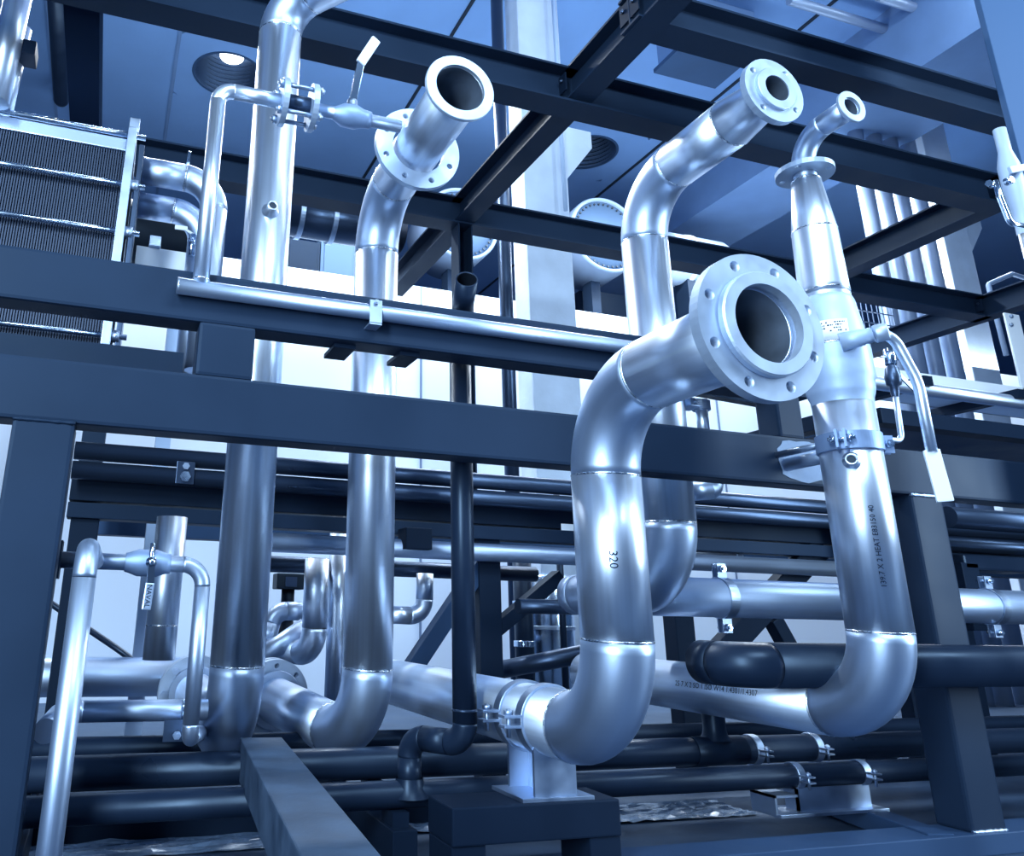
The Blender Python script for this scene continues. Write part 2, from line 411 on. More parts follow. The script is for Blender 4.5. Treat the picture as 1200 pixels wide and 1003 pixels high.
# weld beads where posts meet the rails
def bead(p, q, r=.004):
    n = 18; p, q = V(p), V(q); mb = MB()
    mb.sweep([p + (q - p) * i / n for i in range(n + 1)], r, None, 8, radii=[r * random.uniform(.7, 1.25) for _ in range(n + 1)]).build('weld_seam', galv if r > .0045 else navy, ff)
bead((lp[0], YF, Bb), (lp[1], YF, Bb)); bead((rp[0], YF, Bb), (rp[1], YF, Bb), .005)
bead((rp[0], YF, .052), (rp[1], YF, .052), .005)
# base of the skid
MB().box((.9, YF - .01, 0), (4.6, YF + .1, .05), .003).build('base_rail', midb, ff)
MB().bar(atZ(930, 925, .03), atZ(1105, 990, .03), .07, .05, .003).build('base_rail', midb, ff)
for px0, px1 in ((388, 413), (464, 487)):
    MB().box((xat(px0, YF + .06, Ab), YF + .03, Ab - .010), (xat(px1, YF + .06, Ab), YF + .13, Ab + .002), .002).build('support_plate', navyd, ff)
# bare metal patch on lower rail behind the clamp
P5 = at(1031, 740, 1.5); X5 = P5.x; Y5 = 1.5
xa, xb = xat(917, YF, (Bt + Bb) / 2), xat(962, YF, (Bt + Bb) / 2)
mb = MB(); pts = []
for k in range(22):
    a = 2 * PI * k / 22; pts.append(((xa + xb) / 2 + math.cos(a) * (xb - xa) * .62 * random.uniform(.88, 1.1), (Bt + Bb) / 2 + math.copysign(abs(math.sin(a)) ** .5, math.sin(a)) * (Bt - Bb) * .44 * random.uniform(.92, 1.05)))
A = [mb.bm.verts.new((x, YF - .0015, z)) for x, z in pts]; B_ = [mb.bm.verts.new((x, YF + .002, z)) for x, z in pts]
mb.face(A); mb.face(B_)
for k in range(22): mb.face([A[k], A[(k + 1) % 22], B_[(k + 1) % 22], B_[k]])
mb.build('bare_metal_patch', mat('bare_metal', (.17, .23, .34), .6, .2, var=.2, vscale=30), ff)['label'] = 'pale unpainted patch on the navy rail'

# ================================================================== MAIN PIPES
r = .06985; RB = .175; ri = r - .003
ZH = 1.29 + CH
def loose_flange(root, c, ax, R=.125, n=8, r0=.073, t=.018, bc=.105, rh=.009, twist=0, nm='flange'):
    return MB().flange(c, ax, R, r0, t, n, rh, bc, twist=twist).build(nm, flangem, root)
# --- P1
Y1 = 2.2; X1 = at(287, 650, Y1).x; Z1 = -.315 + CH
zt1 = zat(42, X1, Y1) + .12
e1 = at(228, 812, 3.05)
dirx = V((1, -1.25, 0)).normalized()
p1 = thing('steel_pipe', (X1, Y1, Z1), 'tall upright stainless pipe at left, elbowed to the right at its top', 'pipe')
run(p1, [(e1.x, e1.y, e1.z), (X1, Y1, Z1), (X1, Y1, zt1), V((X1, Y1, zt1)) + dirx * .75], [RB, .12], r, steel, satin, ri)
ax1 = (V((X1, Y1, Z1)) - e1).normalized()
c1 = e1
loose_flange(p1, c1 + ax1 * .012, ax1, nm='flange')
MB().ring(c1 + ax1 * .032, ax1, .092, .068, .012).build('collar', satin, p1)
MB().flange(c1 - ax1 * .014, ax1, .125, .02, .018, 8, .009, .105).build('blind_flange', flangem, p1)
for k in range(8):
    u_, v_, a_ = frame(ax1); th = 2 * PI * k / 8
    hexbolt(p1, c1 + ax1 * .021 + (u_ * math.cos(th) + v_ * math.sin(th)) * .105, ax1, .012, .05)
# nozzle on P1
zn = zat(247, X1, Y1 - r); MB().lathe((X1 - .005, Y1 - r + .006, zn), (.05, -1, .12), [(0, .026), (.008, .025), (.014, .017), (.034, .016), (.034, .0115), (.03, .0115)], 24).build('nozzle', steel, p1); MB().lathe((X1 - .005, Y1 - r + .006, zn), (.05, -1, .12), [(.0305, 0), (.0305, .0118)], 20).build('bore', blackm, p1)  # black disc paints the shaded hole of the nozzle
# --- P2
Y2 = 2.25; X2 = at(436, 537, Y2).x; Z2 = -.335 + CH
e2 = at(318, 818, 2.85)
yend2 = atX(538, 105, X2).y; yfl2 = atX(489, 181, X2).y
p2 = thing('steel_pipe', (X2, Y2, Z2), 'second tall stainless pipe whose top bends forward through a loose drilled flange', 'pipe')
ZH2 = atX(538, 105, X2).z
run(p2, [(e2.x, e2.y, e2.z), (X2, Y2, Z2), (X2, Y2, ZH2), (X2, yend2, ZH2)], RB, r, steel, satin, ri)
loose_flange(p2, (X2, yfl2, ZH2), (0, -1, 0), R=.128, r0=.078, twist=PI / 8)
MB().ring((X2, yend2 - .004, ZH2), (0, -1, 0), .094, ri, .012).build('stub_collar', flangem, p2)
ax2 = (V((X2, Y2, Z2)) - e2).normalized(); c2 = e2
loose_flange(p2, c2 + ax2 * .012, ax2)
MB().ring(c2 + ax2 * .032, ax2, .092, .068, .012).build('collar', satin, p2)
MB().flange(c2 - ax2 * .014, ax2, .125, .02, .018, 8, .009, .105).build('blind_flange', flangem, p2)
# --- P3
Y3 = 1.9; X3 = at(764, 380, Y3).x; Z3 = at(795, 690, 1.95).z
f3 = atX(903, 109, X3); ZH3 = f3.z; yr3 = atX(858, 150, X3).y
p3 = thing('steel_pipe', (X3, Y3, Z3), 'stainless pipe behind the big open flange, bending forward to a narrowed flanged mouth', 'pipe')
Y_H1 = 2.28
run(p3, [(X3, Y_H1, Z3), (X3, Y3, Z3), (X3, Y3, ZH3), (X3, yr3, ZH3)], RB, r, steel, satin, ri)
MB().sweep([(X3, yr3, ZH3), (X3, yr3 - .1, ZH3 - .0), (X3, f3.y, ZH3)], r, ri, 48, radii=[r, .055, .053]).build('reducer', steel, p3)
weld(p3, (X3, yr3, ZH3), (0, 1, 0), r)
loose_flange(p3, (X3, f3.y - .004, ZH3), (0, -1, 0), R=.092, n=4, r0=.054, t=.018, bc=.076, rh=.009, twist=PI / 4 + .15)
MB().ring((X3, f3.y - .016, ZH3), (0, -1, 0), .060, .037, .014).build('raised_face', flangem, p3)
MB().lathe((X3, f3.y, ZH3), (0, 1, 0), [(-.02, .0368), (.03, .037), (.1, .05)], 40).build('bore', borem, p3)
# --- P4
Y4 = 1.42; X4 = at(716, 650, Y4).x; Z4 = at(723, 750, Y4).z - RB
f4 = atX(888, 384, X4); ZH4 = f4.z
p4 = thing('steel_pipe', (X4, Y4, Z4), 'large stainless pipe before the rails, reaching forward to a big open drilled flange', 'pipe')
run(p4, [(X4, 3.0, Z4), (X4, Y4, Z4), (X4, Y4, ZH4), (X4, f4.y, ZH4)], RB, r, steel, satin, ri, seg=64)
loose_flange(p4, (X4, f4.y, ZH4), (0, -1, 0), R=.125, n=8, r0=.074, t=.02, bc=.106, rh=.0095, twist=PI / 8)
MB().ring((X4, f4.y - .018, ZH4), (0, -1, 0), .089, ri, .016, 64, .003).build('stub_collar', flangem, p4)
def mk4(x, y):
    a = -2.70 + y / r
    return (X4 + math.sin(a + 1.95 + .1) * (r + .0017) * 1, Y4 - math.cos(a + 1.95 + .1) * (r + .0017), zat(648, X4, Y4) - x)
text_on(p4, '320', .023, mk4)
# --- P5
Z5 = at(1031, 740, Y5).z - RB
def z5(py): return zat(py, X5, Y5)
p5 = thing('steel_pipe', (X5, Y5, Z5), 'large stainless pipe at right with lever valve, topped by a small bent mouth', 'pipe')
run(p5, [(X5, 2.75, Z5), (X5, Y5, Z5), (X5, Y5, z5(468))], RB, r, steel, satin, ri, seg=64)
# valve body
zb, zt = z5(462), z5(352)
hh = zt - zb
MB().lathe((X5, Y5, zb), (0, 0, 1), [(-.030, .0702), (-.016, .0715), (-.006, .0755), (.004, .078), (hh * .10, .079), (hh * .14, .083), (hh * .42, .083), (hh * .55, .079), (hh * .95, .066), (hh, .061), (hh + .004, .055)], 64).build('valve_body', coatm, p5)
weld(p5, (X5, Y5, z5(410)), (0, 0, 1), .082)
# reducer and stub above
MB().lathe((X5, Y5, zt), (0, 0, 1), [(-.01, .060), (0, .060), (.012, .060)], 48).build('pipe_section', steel, p5)
zr0 = z5(272); zr1 = z5(213)
MB().sweep([(X5, Y5, zt + .01), (X5, Y5, zt + .03), (X5, Y5, zr0), (X5, Y5, zr1)], .06, .055, 48, radii=[.0605, .0605, .056, .037]).build('reducer', steel, p5)
weld(p5, (X5, Y5, zt + .02), (0, 0, 1), .0605); weld(p5, (X5, Y5, zr0), (0, 0, 1), .0563); weld(p5, (X5, Y5, zr1), (0, 0, 1), .037)
f5 = atX(996, 126, X5); zf5 = z5(203)
MB().flange((X5, Y5, zf5), (0, 0, 1), .075, .032, .014, 4, .008, .06, twist=.5).build('flange', flangem, p5)
run(p5, [(X5, Y5, zr1 - .004), (X5, Y5, f5.z), (X5, f5.y, f5.z)], .085, .0301, satin, satin, .0265, seg=40, welds=False)
MB().ring((X5, f5.y - .003, f5.z), (0, -1, 0), .045, .0268, .010).build('stub_collar', flangem, p5)
# valve stem + lever
zs = z5(392); sx = V((X5 + .075, Y5 - .01, zs))
sd = V((.62, -.78, .12)).normalized()
st = at(1025, 395, Y5 - .07)
q0 = at(990, 400, Y5 - .075); q1 = at(1040, 388, Y5 - .14)
ad = (q1 - q0).normalized()
MB().lathe(q0 - ad * .01, ad, [(0, 0), (0, .024), (.05, .021), (.052, .019), (.07, .019), (.07, 0)], 32).build('valve_stem', coatm, p5)
lv = MB()
hub = q0 + ad * .078
lv.lathe(hub - ad * .014, ad, [(0, 0), (0, .020), (.003, .022), (.026, .022), (.030, .019), (.030, 0)], 32)
lh = lv.build('lever_hub', flangem, p5)
yy = hub.y - .01
l1 = at(1050, 400, yy); l2 = at(1076, 448, yy - .005); l3 = at(1092, 530, yy - .01); l4 = at(1108, 588, yy - .012)
lev5 = one([hub + ad * .005, l1, l2, l3], [.05, .12], .0125, None, 24).build('lever', steel, p5)
hd = (l4 - l3).normalized()
mb = MB(); mb.bar(l3 - hd * .006, l4, .034, .012, .003, up=(-.6, -.8, 0)); mb.build('lever_grip', whitep, lev5)
MB().bar(at(1080, 485, yy), at(1086, 520, yy), .012, .006, .001, up=(0, -1, 0)).build('lever_stop', lightp, lev5)
# nameplate on the valve body
mb = MB()
zz0, zz1 = z5(409), z5(386)
def cylpatch(mb, xc, yc, rr, a0, a1, z0, z1, n=14, t=.0012):
    R0 = [[mb.bm.verts.new((xc + math.sin(a0 + (a1 - a0) * i / n) * q, yc - math.cos(a0 + (a1 - a0) * i / n) * q, z)) for z in (z0, z1)] for i in range(n + 1) for q in (rr,)]
    R1 = [[mb.bm.verts.new((xc + math.sin(a0 + (a1 - a0) * i / n) * (rr + t), yc - math.cos(a0 + (a1 - a0) * i / n) * (rr + t), z)) for z in (z0, z1)] for i in range(n + 1)]
    for i in range(n):
        mb.face([R1[i][0], R1[i + 1][0], R1[i + 1][1], R1[i][1]], None, True)
        mb.face([R0[i][0], R1[i][0], R1[i + 1][0], R0[i + 1][0]]); mb.face([R0[i][1], R0[i + 1][1], R1[i + 1][1], R1[i][1]])
    for i in (0, n): mb.face([R0[i][0], R0[i][1], R1[i][1], R1[i][0]])
    return mb
npl = cylpatch(mb, X5, Y5, .0825, -1.30, -.36, zz0, zz1).build('nameplate', whitep, p5)
mb = MB()
for rr_ in range(4):
    a = -1.22
    while a < -.44:
        w = random.uniform(.02, .07)
        if random.random() < .62: cylpatch(mb, X5, Y5, .0839, a, a + w * .8, zz1 - .006 - rr_ * .0075 - .0035, zz1 - .006 - rr_ * .0075, 2, .0003)
        a += w + .012
mb.build('nameplate_print', inkm, npl)
# pipe lettering
def mk5(x, y):
    a = -.45 - y / r
    return (X5 + math.sin(a) * (r + .0017), Y5 - math.cos(a) * (r + .0017), z5(690) + x)
text_on(p5, '139.7 X 2 HEAT E83150 40', .0165, mk5)
def mk5b(x, y):
    a = math.radians(95) + y / r
    xx = .0 + x
    return (X5 - math.sin(a) * (r + .0017), 2.16 - xx, Z5 - math.cos(a) * (r + .0017))
text_on(p5, '25 7 X 2 SO 1 ISO W14 1.4301/1.4307', .0205, mk5b)
# clamp band round P5
zc = z5(521)
cl = thing('pipe_clamp', (X5, Y5, zc), 'broad steel band clamp holding the right hand pipe to the navy rail', 'clamp')
MB().ring((X5, Y5, zc), (0, 0, 1), r + .005, r + .0005, .044, 64, .001).build('band', castm, cl)
for s_ in (-1, 1):
    a = math.radians(-58) if s_ < 0 else math.radians(70)
    c = V((X5 + math.sin(a) * (r + .012), Y5 - math.cos(a) * (r + .012), zc)); t_ = V((math.cos(a), math.sin(a), 0)); n_ = V((math.sin(a), -math.cos(a), 0))
    MB().bar(c - t_ * .009 - n_ * .01, c - t_ * .009 + n_ * .02, .006, .044).bar(c + t_ * .009 - n_ * .01, c + t_ * .009 + n_ * .02, .006, .044).build('clamp_ear', castm, cl)
    MB().hexnut(c + t_ * .012 + n_ * .006, t_, .0105, .012).hexnut(c - t_ * .012 + n_ * .006, -t_, .0105, .012).cyl(c - t_ * .03 + n_ * .006, c + t_ * .03 + n_ * .006, .005, None, 12).build('bolt', bright, cl)
MB().cyl((X5 + .015, Y5 + r - .01, zc - .014), (X5 + .015, YF + .004, zc - .014), .017, None, 24).build('standoff', galv, cl)
MB().cyl((X5 - .01, Y5 + r - .01, zc + .012), (X5 - .01, YF + .004, zc + .012), .009, None, 24).build('standoff', galv, cl)
# nozzle below the clamp
zn = z5(545); a = -.86
n_ = V((math.sin(a), -math.cos(a), 0))
MB().lathe(V((X5, Y5, zn)) + n_ * (r - .006), n_, [(0, .021), (.009, .020), (.013, .0145), (.026, .014), (.026, .0095), (-.01, .0095)], 28).build('nozzle', steel, p5)
MB().lathe(V((X5, Y5, zn)) + n_ * (r + .016), n_, [(0, 0), (0, .0097)], 20).build('bore', blackm, p5)  # disc coloured black for the shade inside the nozzle mouth
# small drain branch on the right of P5
yv = Y5 + .03
d0 = at(1036, 519, yv); d1_ = at(1057, 517, yv); d2 = at(1046, 440, yv)
dv = thing('drain_valve', d0, 'thin bent pipe with a small cast valve, right of the band clamp', 'valve')
one([V((X5 + r - .01, yv, d1_.z)), d1_, d2], .022, .0075, None, 20).build('bent_pipe', galv, dv)
vd = (d2 - d1_).normalized()
MB().lathe(d2 - vd * .03, vd, [(-.03, .0085), (-.02, .011), (0, .011), (.004, .018), (.026, .020), (.05, .016), (.058, .010), (.07, .010)], 24).build('valve_body', darkp, dv)
MB().cyl(d2 + vd * .03, d2 + vd * .075, .014, .010, 20).build('pipe_end', bright, dv)
MB().bar(d2 + V((.01, -.005, .01)), d2 + V((.085, .01, -.03)), .012, .004, up=(0, -1, 0)).build('lever', galv, dv)

# --- black pipe
Yk = 1.86; rk = .0285; Xk = at(541.5, 600, Yk).x
k_end = at(547, 327, Yk - .15)
bp = thing('black_pipe', (Xk, Yk, .3), 'slim black pipe standing behind the rails with an open bent mouth at its top', 'pipe')
zk = zat(832, Xk, Yk); ze = zat(872, Xk, Yk)
xk2 = at(487, 870, 1.96).x; yk2 = 2.0
ztop = k_end.z - .075
run(bp, [(xk2, yk2, .16), (xk2, yk2, ze), (Xk, Yk, ze), (Xk, Yk, ztop), (k_end.x, k_end.y, k_end.z)], [.045, .045, .09], rk, blackp, blackp, rk - .003, seg=32, welds=False)
MB().ring((Xk, Yk, zk), (0, 0, 1), rk + .0015, rk - .001, .006).build('coupling', darkp, bp)
MB().lathe((xk2, yk2, .16), (0, 0, 1), [(.02, .033), (0, .036), (-.02, .05)], 28).build('saddle', blackp, bp)

# ================================================================== support bench + clamp under P4
Ybn = 1.66
bn = thing('support_bench', (X4, 1.72, 0), 'low dark steel bench carrying the clamp of the big flanged pipe', 'stand')
zbt = CH - .365
xb0, xb1 = at(530, 950, Ybn).x, at(727, 950, Ybn).x
MB().box((xb0, Ybn, zbt - .07), (xb1, Ybn + .13, zbt), .004).build('crossbeam', navyd, bn)
MB().box((xb0, Ybn + .005, 0), (xb0 + .075, Ybn + .125, zbt - .07), .003).build('leg', navyd, bn)
MB().box((xb1 - .075, Ybn + .005, 0), (xb1, Ybn + .125, zbt - .07), .003).build('leg', navyd, bn)
yc = 1.74
sd_ = thing('pipe_saddle', (X4, yc, zbt), 'pale steel saddle clamp bolted round the low pipe on the dark bench', 'clamp')
MB().box((X4 - .085, yc - .075, zbt), (X4 + .085, yc + .07, zbt + .008), .001).build('base_plate', galv, sd_)
MB().box((X4 - .05, yc - .004 - .06, zbt + .008), (X4 + .05, yc + .004 - .06, Z4 - r * .72)).box((X4 - .004, yc - .06, zbt + .008), (X4 + .004, yc + .06, Z4 - r)).box((X4 - .05, yc + .05, zbt + .008), (X4 + .05, yc + .058, Z4 - r * .72)).build('web', galv, sd_)
MB().ring((X4, yc - .045, Z4), (0, 1, 0), r + .006, r + .0005, .03, 64, .001).ring((X4, yc + .06, Z4), (0, 1, 0), r + .006, r + .0005, .03, 64, .001).build('band', galv, sd_)
for yo in (-.045, .06):
    for s_ in (-1, 1):
        MB().box((X4 + s_ * (r + .002), yc + yo - .015, Z4 - .013), (X4 + s_ * (r + .045), yc + yo + .015, Z4 - .007), .001).box((X4 + s_ * (r + .002), yc + yo - .015, Z4 + .007), (X4 + s_ * (r + .045), yc + yo + .015, Z4 + .013), .001).build('clamp_ear', galv, sd_)
        hexbolt(sd_, (X4 + s_ * (r + .028), yc + yo, Z4 + .013), (0, 0, 1), .010, .045)
# weathered beam crossing the floor pipes
wz = CH - .30
u0, u1 = atZ(306, 864, wz), atZ(400, 1003, wz)
da = (u1 - u0).normalized(); hw_ = .045
tb = tag(MB().bar(u0 - V((0, 0, .045)), u1 + da * .5 - V((0, 0, .045)), .105, .09, .003).build('weathered_beam', timber), 'pale weathered square beam lying across the dark floor pipes at bottom left', 'beam')

# ================================================================== bypass pipe in front of the upper rail
Yr = YF - .021; rs = .0188
zr = at(400, 361, Yr).z
xr0, xr1 = at(209, 331, Yr).x, at(760, 392, Yr).x
xv = at(243, 250, Yr).x; zv = zat(104, xv, Yr)
by = thing('bypass_pipe', (xv, Yr, zr), 'slim stainless bypass pipe clipped along the upper rail, rising to a lever valve', 'pipe')
MB().sweep([(xr0, Yr, zr), (xr1, Yr, zr)], rs, rs - .002, 32).build('pipe_section', satin, by)
MB().lathe((xr0 - .002, Yr, zr), (1, 0, 0), [(0, 0), (0, rs), (.004, rs)], 28).build('end_cap', steel, by)
fx = at(332, 113, Yr).x; gx = at(366, 119, Yr).x
run(by, [(xv, Yr, zr + .01), (xv, Yr, zv), (fx, Yr, zv)], .038, rs, steel, steel, None, 32, welds=False)
weld(by, (xv, Yr, zr + rs + .002), (0, 0, 1), rs)
fl1 = fx; 
for x_, nm in ((fx, 'flange'), (gx, 'flange')):
    MB().flange((x_, Yr, zv), (1, 0, 0), .06, rs - .001, .014, 4, .007, .047, twist=PI / 4 + .2).build(nm, flangem, by)
MB().cyl((fx, Yr, zv), (gx, Yr, zv), .024, None, 28).build('spacer', darkp, by)
for k in range(4):
    u_, v_, _ = frame((1, 0, 0)); th = PI / 4 + .2 + k * PI / 2; c = V((0, Yr, zv)) + (u_ * math.cos(th) + v_ * math.sin(th)) * .047
    MB().cyl((fx - .022, c.y, c.z), (gx + .022, c.y, c.z), .0055, None, 12).hexnut((fx - .007, c.y, c.z), (-1, 0, 0), .011, .010).hexnut((gx + .007, c.y, c.z), (1, 0, 0), .011, .010).build('bolt', galv, by)
vx = at(412, 127, Yr).x
ex = at(452, 136, Yr).x
MB().sweep([(gx, Yr, zv), (ex + .04, Yr, zv)], .0165, None, 28).build('pipe_section', satin, by)
MB().lathe((vx - .05, Yr, zv), (1, 0, 0), [(0, .016), (.006, .018), (.028, .030), (.06, .031), (.08, .024), (.088, .023), (.1, .022), (.1, .016)], 32).build('valve_body', castm, by)
hz = zv + .03
MB().lathe((vx, Yr - .004, hz - .006), (0, 0, 1), [(0, .016), (.014, .013), (.02, .013), (.022, 0)], 20).build('valve_stem', galv, by)
h0 = V((vx, Yr - .005, hz + .01)); h1 = at(423, 73, Yr - .03); h2 = at(441, 46, Yr - .05)
levb = MB().bar(h0 - V((0, 0, .005)), h1, .02, .005, .001, up=(.3, -1, 0)).build('lever', bright, by)
MB().bar(h1 - (h2 - h1) * .05, h2, .026, .012, .004, up=(.3, -1, 0)).build('lever_grip', whitep, levb)
xc_ = at(440, 362, Yr - rs).x
MB().bar((xc_, Yr - rs - .003, zr - .034), (xc_, Yr - rs - .003, zr + .012), .030, .005, .001, up=(0, -1, 0)).box((xc_ - .015, Yr - rs - .004, zr + rs + .0), (xc_ + .015, YF + .003, zr + rs + .004)).box((xc_ - .015, Yr - rs - .005, zr + .01), (xc_ + .015, Yr - rs, zr + rs + .004)).box((xc_ - .015, Yr - rs - .004, zr - .038), (xc_ + .015, YF + .003, zr - .034)).build('clip', galv, by)
hexbolt(by, (xc_, Yr - rs - .006, zr + rs - .002), (0, -1, 0), .006, .01)

# ================================================================== left cane pipe with NAVAL valve
Yc = 1.45; rc = .019
xc = at(83, 800, Yc).x; zc2 = zat(640, xc, Yc)
Yx = 1.95; xe = at(236, 700, Yx).x; zx = at(180, 660, Yx).z
cn = thing('cane_pipe', (xc, Yc, 0), 'slim stainless hooked pipe beside the left post, lever valve on its cross run', 'pipe')
ctop = at(103, 642, Yc)
run(cn, [(xc, Yc, 0), (xc, Yc, ctop.z), (xc + .01, Yx, zx + .0)], .048, rc, satin, satin, None, 32, welds=False)
xw = at(72, 655, Yx).x
run(cn, [(xw, Yx, zx), (xe, Yx, zx), (xe, Yx, Z1 + .05), (xe + .06, Yx + .30, Z1 + .02)], [.048, .03], rc * .95, satin, satin, None, 28, welds=False)
xq = at(176, 660, Yx).x
MB().lathe((xq - .055, Yx, zx), (1, 0, 0), [(0, .021), (.006, .022), (.028, .030), (.07, .030), (.09, .023), (.1, .022), (.1, .018)], 32).build('valve_body', castm, cn)
MB().lathe((xq, Yx - .034, zx), (0, -1, 0), [(-.01, .012), (.012, .012), (.014, .009), (.02, .009), (.02, 0)], 20).build('valve_stem', bright, cn)
MB().lathe((xq, Yx - .028, zx + .03), (0, 0, 1), [(-.02, .006), (.012, .006), (.014, 0)], 12).build('stop_pin', bright, cn)
hy = Yx - .05; m0 = V((xq, hy, zx)); m1 = at(176, 683, hy); m2 = at(171, 715, hy)
MB().bar(m0, m1, .016, .005, .001, up=(0, -1, 0)).build('lever', darkp, cn)
gr = MB().bar(m1, m2, .020, .009, .003, up=(0, -1, 0)).build('lever_grip', satin, cn)
gd = (m2 - m1).normalized(); gs = gd.cross(V((0, -1, 0))).normalized()
def mkn(x, y): return m1 + gd * (.003 + x) - gs * (y - .005) * -1 * -1 + V((0, -.0056, 0))
text_on(gr, 'NAVAL', .0155, mkn, 'lettering')
# bracket behind post
MB().box((xw - .02, Yx - .03, zx - .04), (xw, Yx + .03, zx + .04)).build('bracket', navyd, cn)
# short branch into P1's elbow
Ybr = 2.12; b0 = at(218, 832, Ybr); b1 = at(72, 834, Ybr); zb_ = b0.z
br = thing('branch_pipe', b1, 'short horizontal stainless branch with a bent end, low behind the cane pipe', 'pipe')
run(br, [(b0.x + .05, Ybr, zb_), (b1.x, Ybr, zb_), (b1.x - .02, Ybr - .24, zb_ - .01)], .05, .024, satin, satin, None, 28, welds=False)
MB().ring((b0.x - .005, Ybr, zb_), (1, 0, 0), .027, .022, .012).build('coupling', bright, br)
hexbolt(br, (b0.x - .02, Ybr - .03, zb_ - .05), (0, -1, 0), .010, .03)
MB().box((b0.x - .05, Ybr - .025, zb_ - .065), (b0.x + .01, Ybr - .018, zb_ - .018)).build('lug', darkp, br)

# ================================================================== dark floor pipes
def zline(px, py, Y): return at(px, py, Y).z
floor_group = 'dark pipes running along the floor'
def fpipe(px, pytop, Y, rad, label, m=blackp, x0=-1.6, x1=4.6):
    z = at(px, pytop, Y).z - rad
    return thing_x('floor_pipe', x0, x1, Y, z, rad, m, label, floor_group), z
def thing_x(name, x0, x1, Y, z, rad, m, label, group=None):
    return tag(MB().sweep([(x0, Y, z), (x1, Y, z)], rad, None, 40).build(name, m), label, 'pipe', group)
_, zf1 = fpipe(660, 906, 2.0, .0302, 'front dark pipe along the floor, right behind the bench')
_, zf2 = fpipe(640, 869, 2.17, .038, 'second dark pipe along the floor, under the low flanged elbows')
_, zf3 = fpipe(900, 845, 2.52, .03, 'third dark pipe along the floor, farther back than the clamped pair')
# carriers under the floor pipes
def carrier(px, label):
    x = at(px, 940, 2.05).x
    s = thing('pipe_carrier', (x, 2.05, 0), label, 'support')
    MB().box((x - .03, 1.93, 0), (x + .03, 2.6, zf1 - .0302 - .03), .002).build('sleeper', navyd, s)
    for y_, z_ in ((2.0, zf1 - .0300), (2.17, zf2 - .0378), (2.52, zf3 - .0298)):
        MB().box((x - .02, y_ - .04, zf1 - .0605), (x + .02, y_ + .04, z_)).build('spacer', navyd, s)
carrier(20, 'dark sleeper under the floor pipes beside the left post'); carrier(455, 'dark sleeper under the floor pipes left of the bench')
# T bracket with twin clamps
xk0, xk1 = at(925, 900, 2.0).x, at(1010, 900, 2.0).x
tk = thing('clamp_bracket', ((xk0 + xk1) / 2, 2.0, .05), 'pale steel bracket with two strap clamps round the front floor pipe', 'clamp')
zbk = zf1 - .0302
MB().box((xk0 - .09, 1.955, .052), (xk1 + .03, 2.06, .060), .001).build('base_plate', galv, tk)
MB().box((xk0, 1.985, .06), (xk1, 1.992, zbk + .002)).box((xk0, 1.985, .06), (xk0 + .007, 2.03, zbk + .002)).build('web', galv, tk)
MB().box((xk0 - .10, 1.96, .10), (xk0 - .02, 2.05, .106)).box((xk0 - .10, 1.96, .06), (xk0 - .093, 2.05, .106)).build('angle_lug', galv, tk)
for x_ in (xk0 + .012, xk1 - .012):
    st_ = MB().ring((x_, 2.0, zf1), (1, 0, 0), .0345, .0306, .024, 40, .0008).build('strap', galv, tk)
    MB().box((x_ - .012, 1.935, zf1 - .011), (x_ + .012, 1.968, zf1 - .007)).box((x_ - .012, 1.935, zf1 + .003), (x_ + .012, 1.968, zf1 + .007)).build('strap_ear', galv, tk)
    hexbolt(tk, (x_, 1.948, zf1 + .007), (0, 0, 1), .008, .035)
for x_, px in ((at(880, 870, 2.17).x, 0), (at(950, 870, 2.17).x, 0)):
    s_ = thing('strap_clamp', (x_, 2.17, zf2), 'pale strap clamp round the second floor pipe, %s' % ('left of the twin clamp bracket' if px == 0 and x_ < at(900, 870, 2.17).x else 'under the right hand elbow'), 'clamp', 'strap clamps on the second floor pipe')
    MB().ring((x_, 2.17, zf2), (1, 0, 0), .0425, .0384, .024, 40, .0008).build('strap', galv, s_)
    MB().box((x_ - .012, 2.095, zf2 - .011), (x_ + .012, 2.13, zf2 - .007)).box((x_ - .012, 2.095, zf2 + .003), (x_ + .012, 2.13, zf2 + .007)).build('strap_ear', galv, s_)
    hexbolt(s_, (x_, 2.108, zf2 + .007), (0, 0, 1), .008, .035)
# tee riser into P5 run
xt = at(838, 862, 2.17).x
te = thing('tee_branch', (xt, 2.17, zf2), 'short dark tee joining the second floor pipe below the right hand pipe', 'pipe fitting')
MB().sweep([(xt - .09, 2.17, zf2), (xt + .09, 2.17, zf2)], .0405, .0382, 40).build('tee_body', blackp, te)
MB().lathe((xt, 2.17, zf2 + .03), (0, 0, 1), [(0, .045), (.015, .036), (.03, .033), (.10, .033)], 32).build('tee_neck', blackp, te)
# low dark beam under the front floor pipe
pf = atZ(300, 978, 0); hf = zat(954, pf.x, pf.y)
tag(MB().box((-1.2, pf.y, 0), (at(523, 960, pf.y).x, pf.y + .07, hf), .003).build('floor_beam', navyd), 'low dark beam lying on the floor in front of the dark pipes, left of the bench', 'beam')
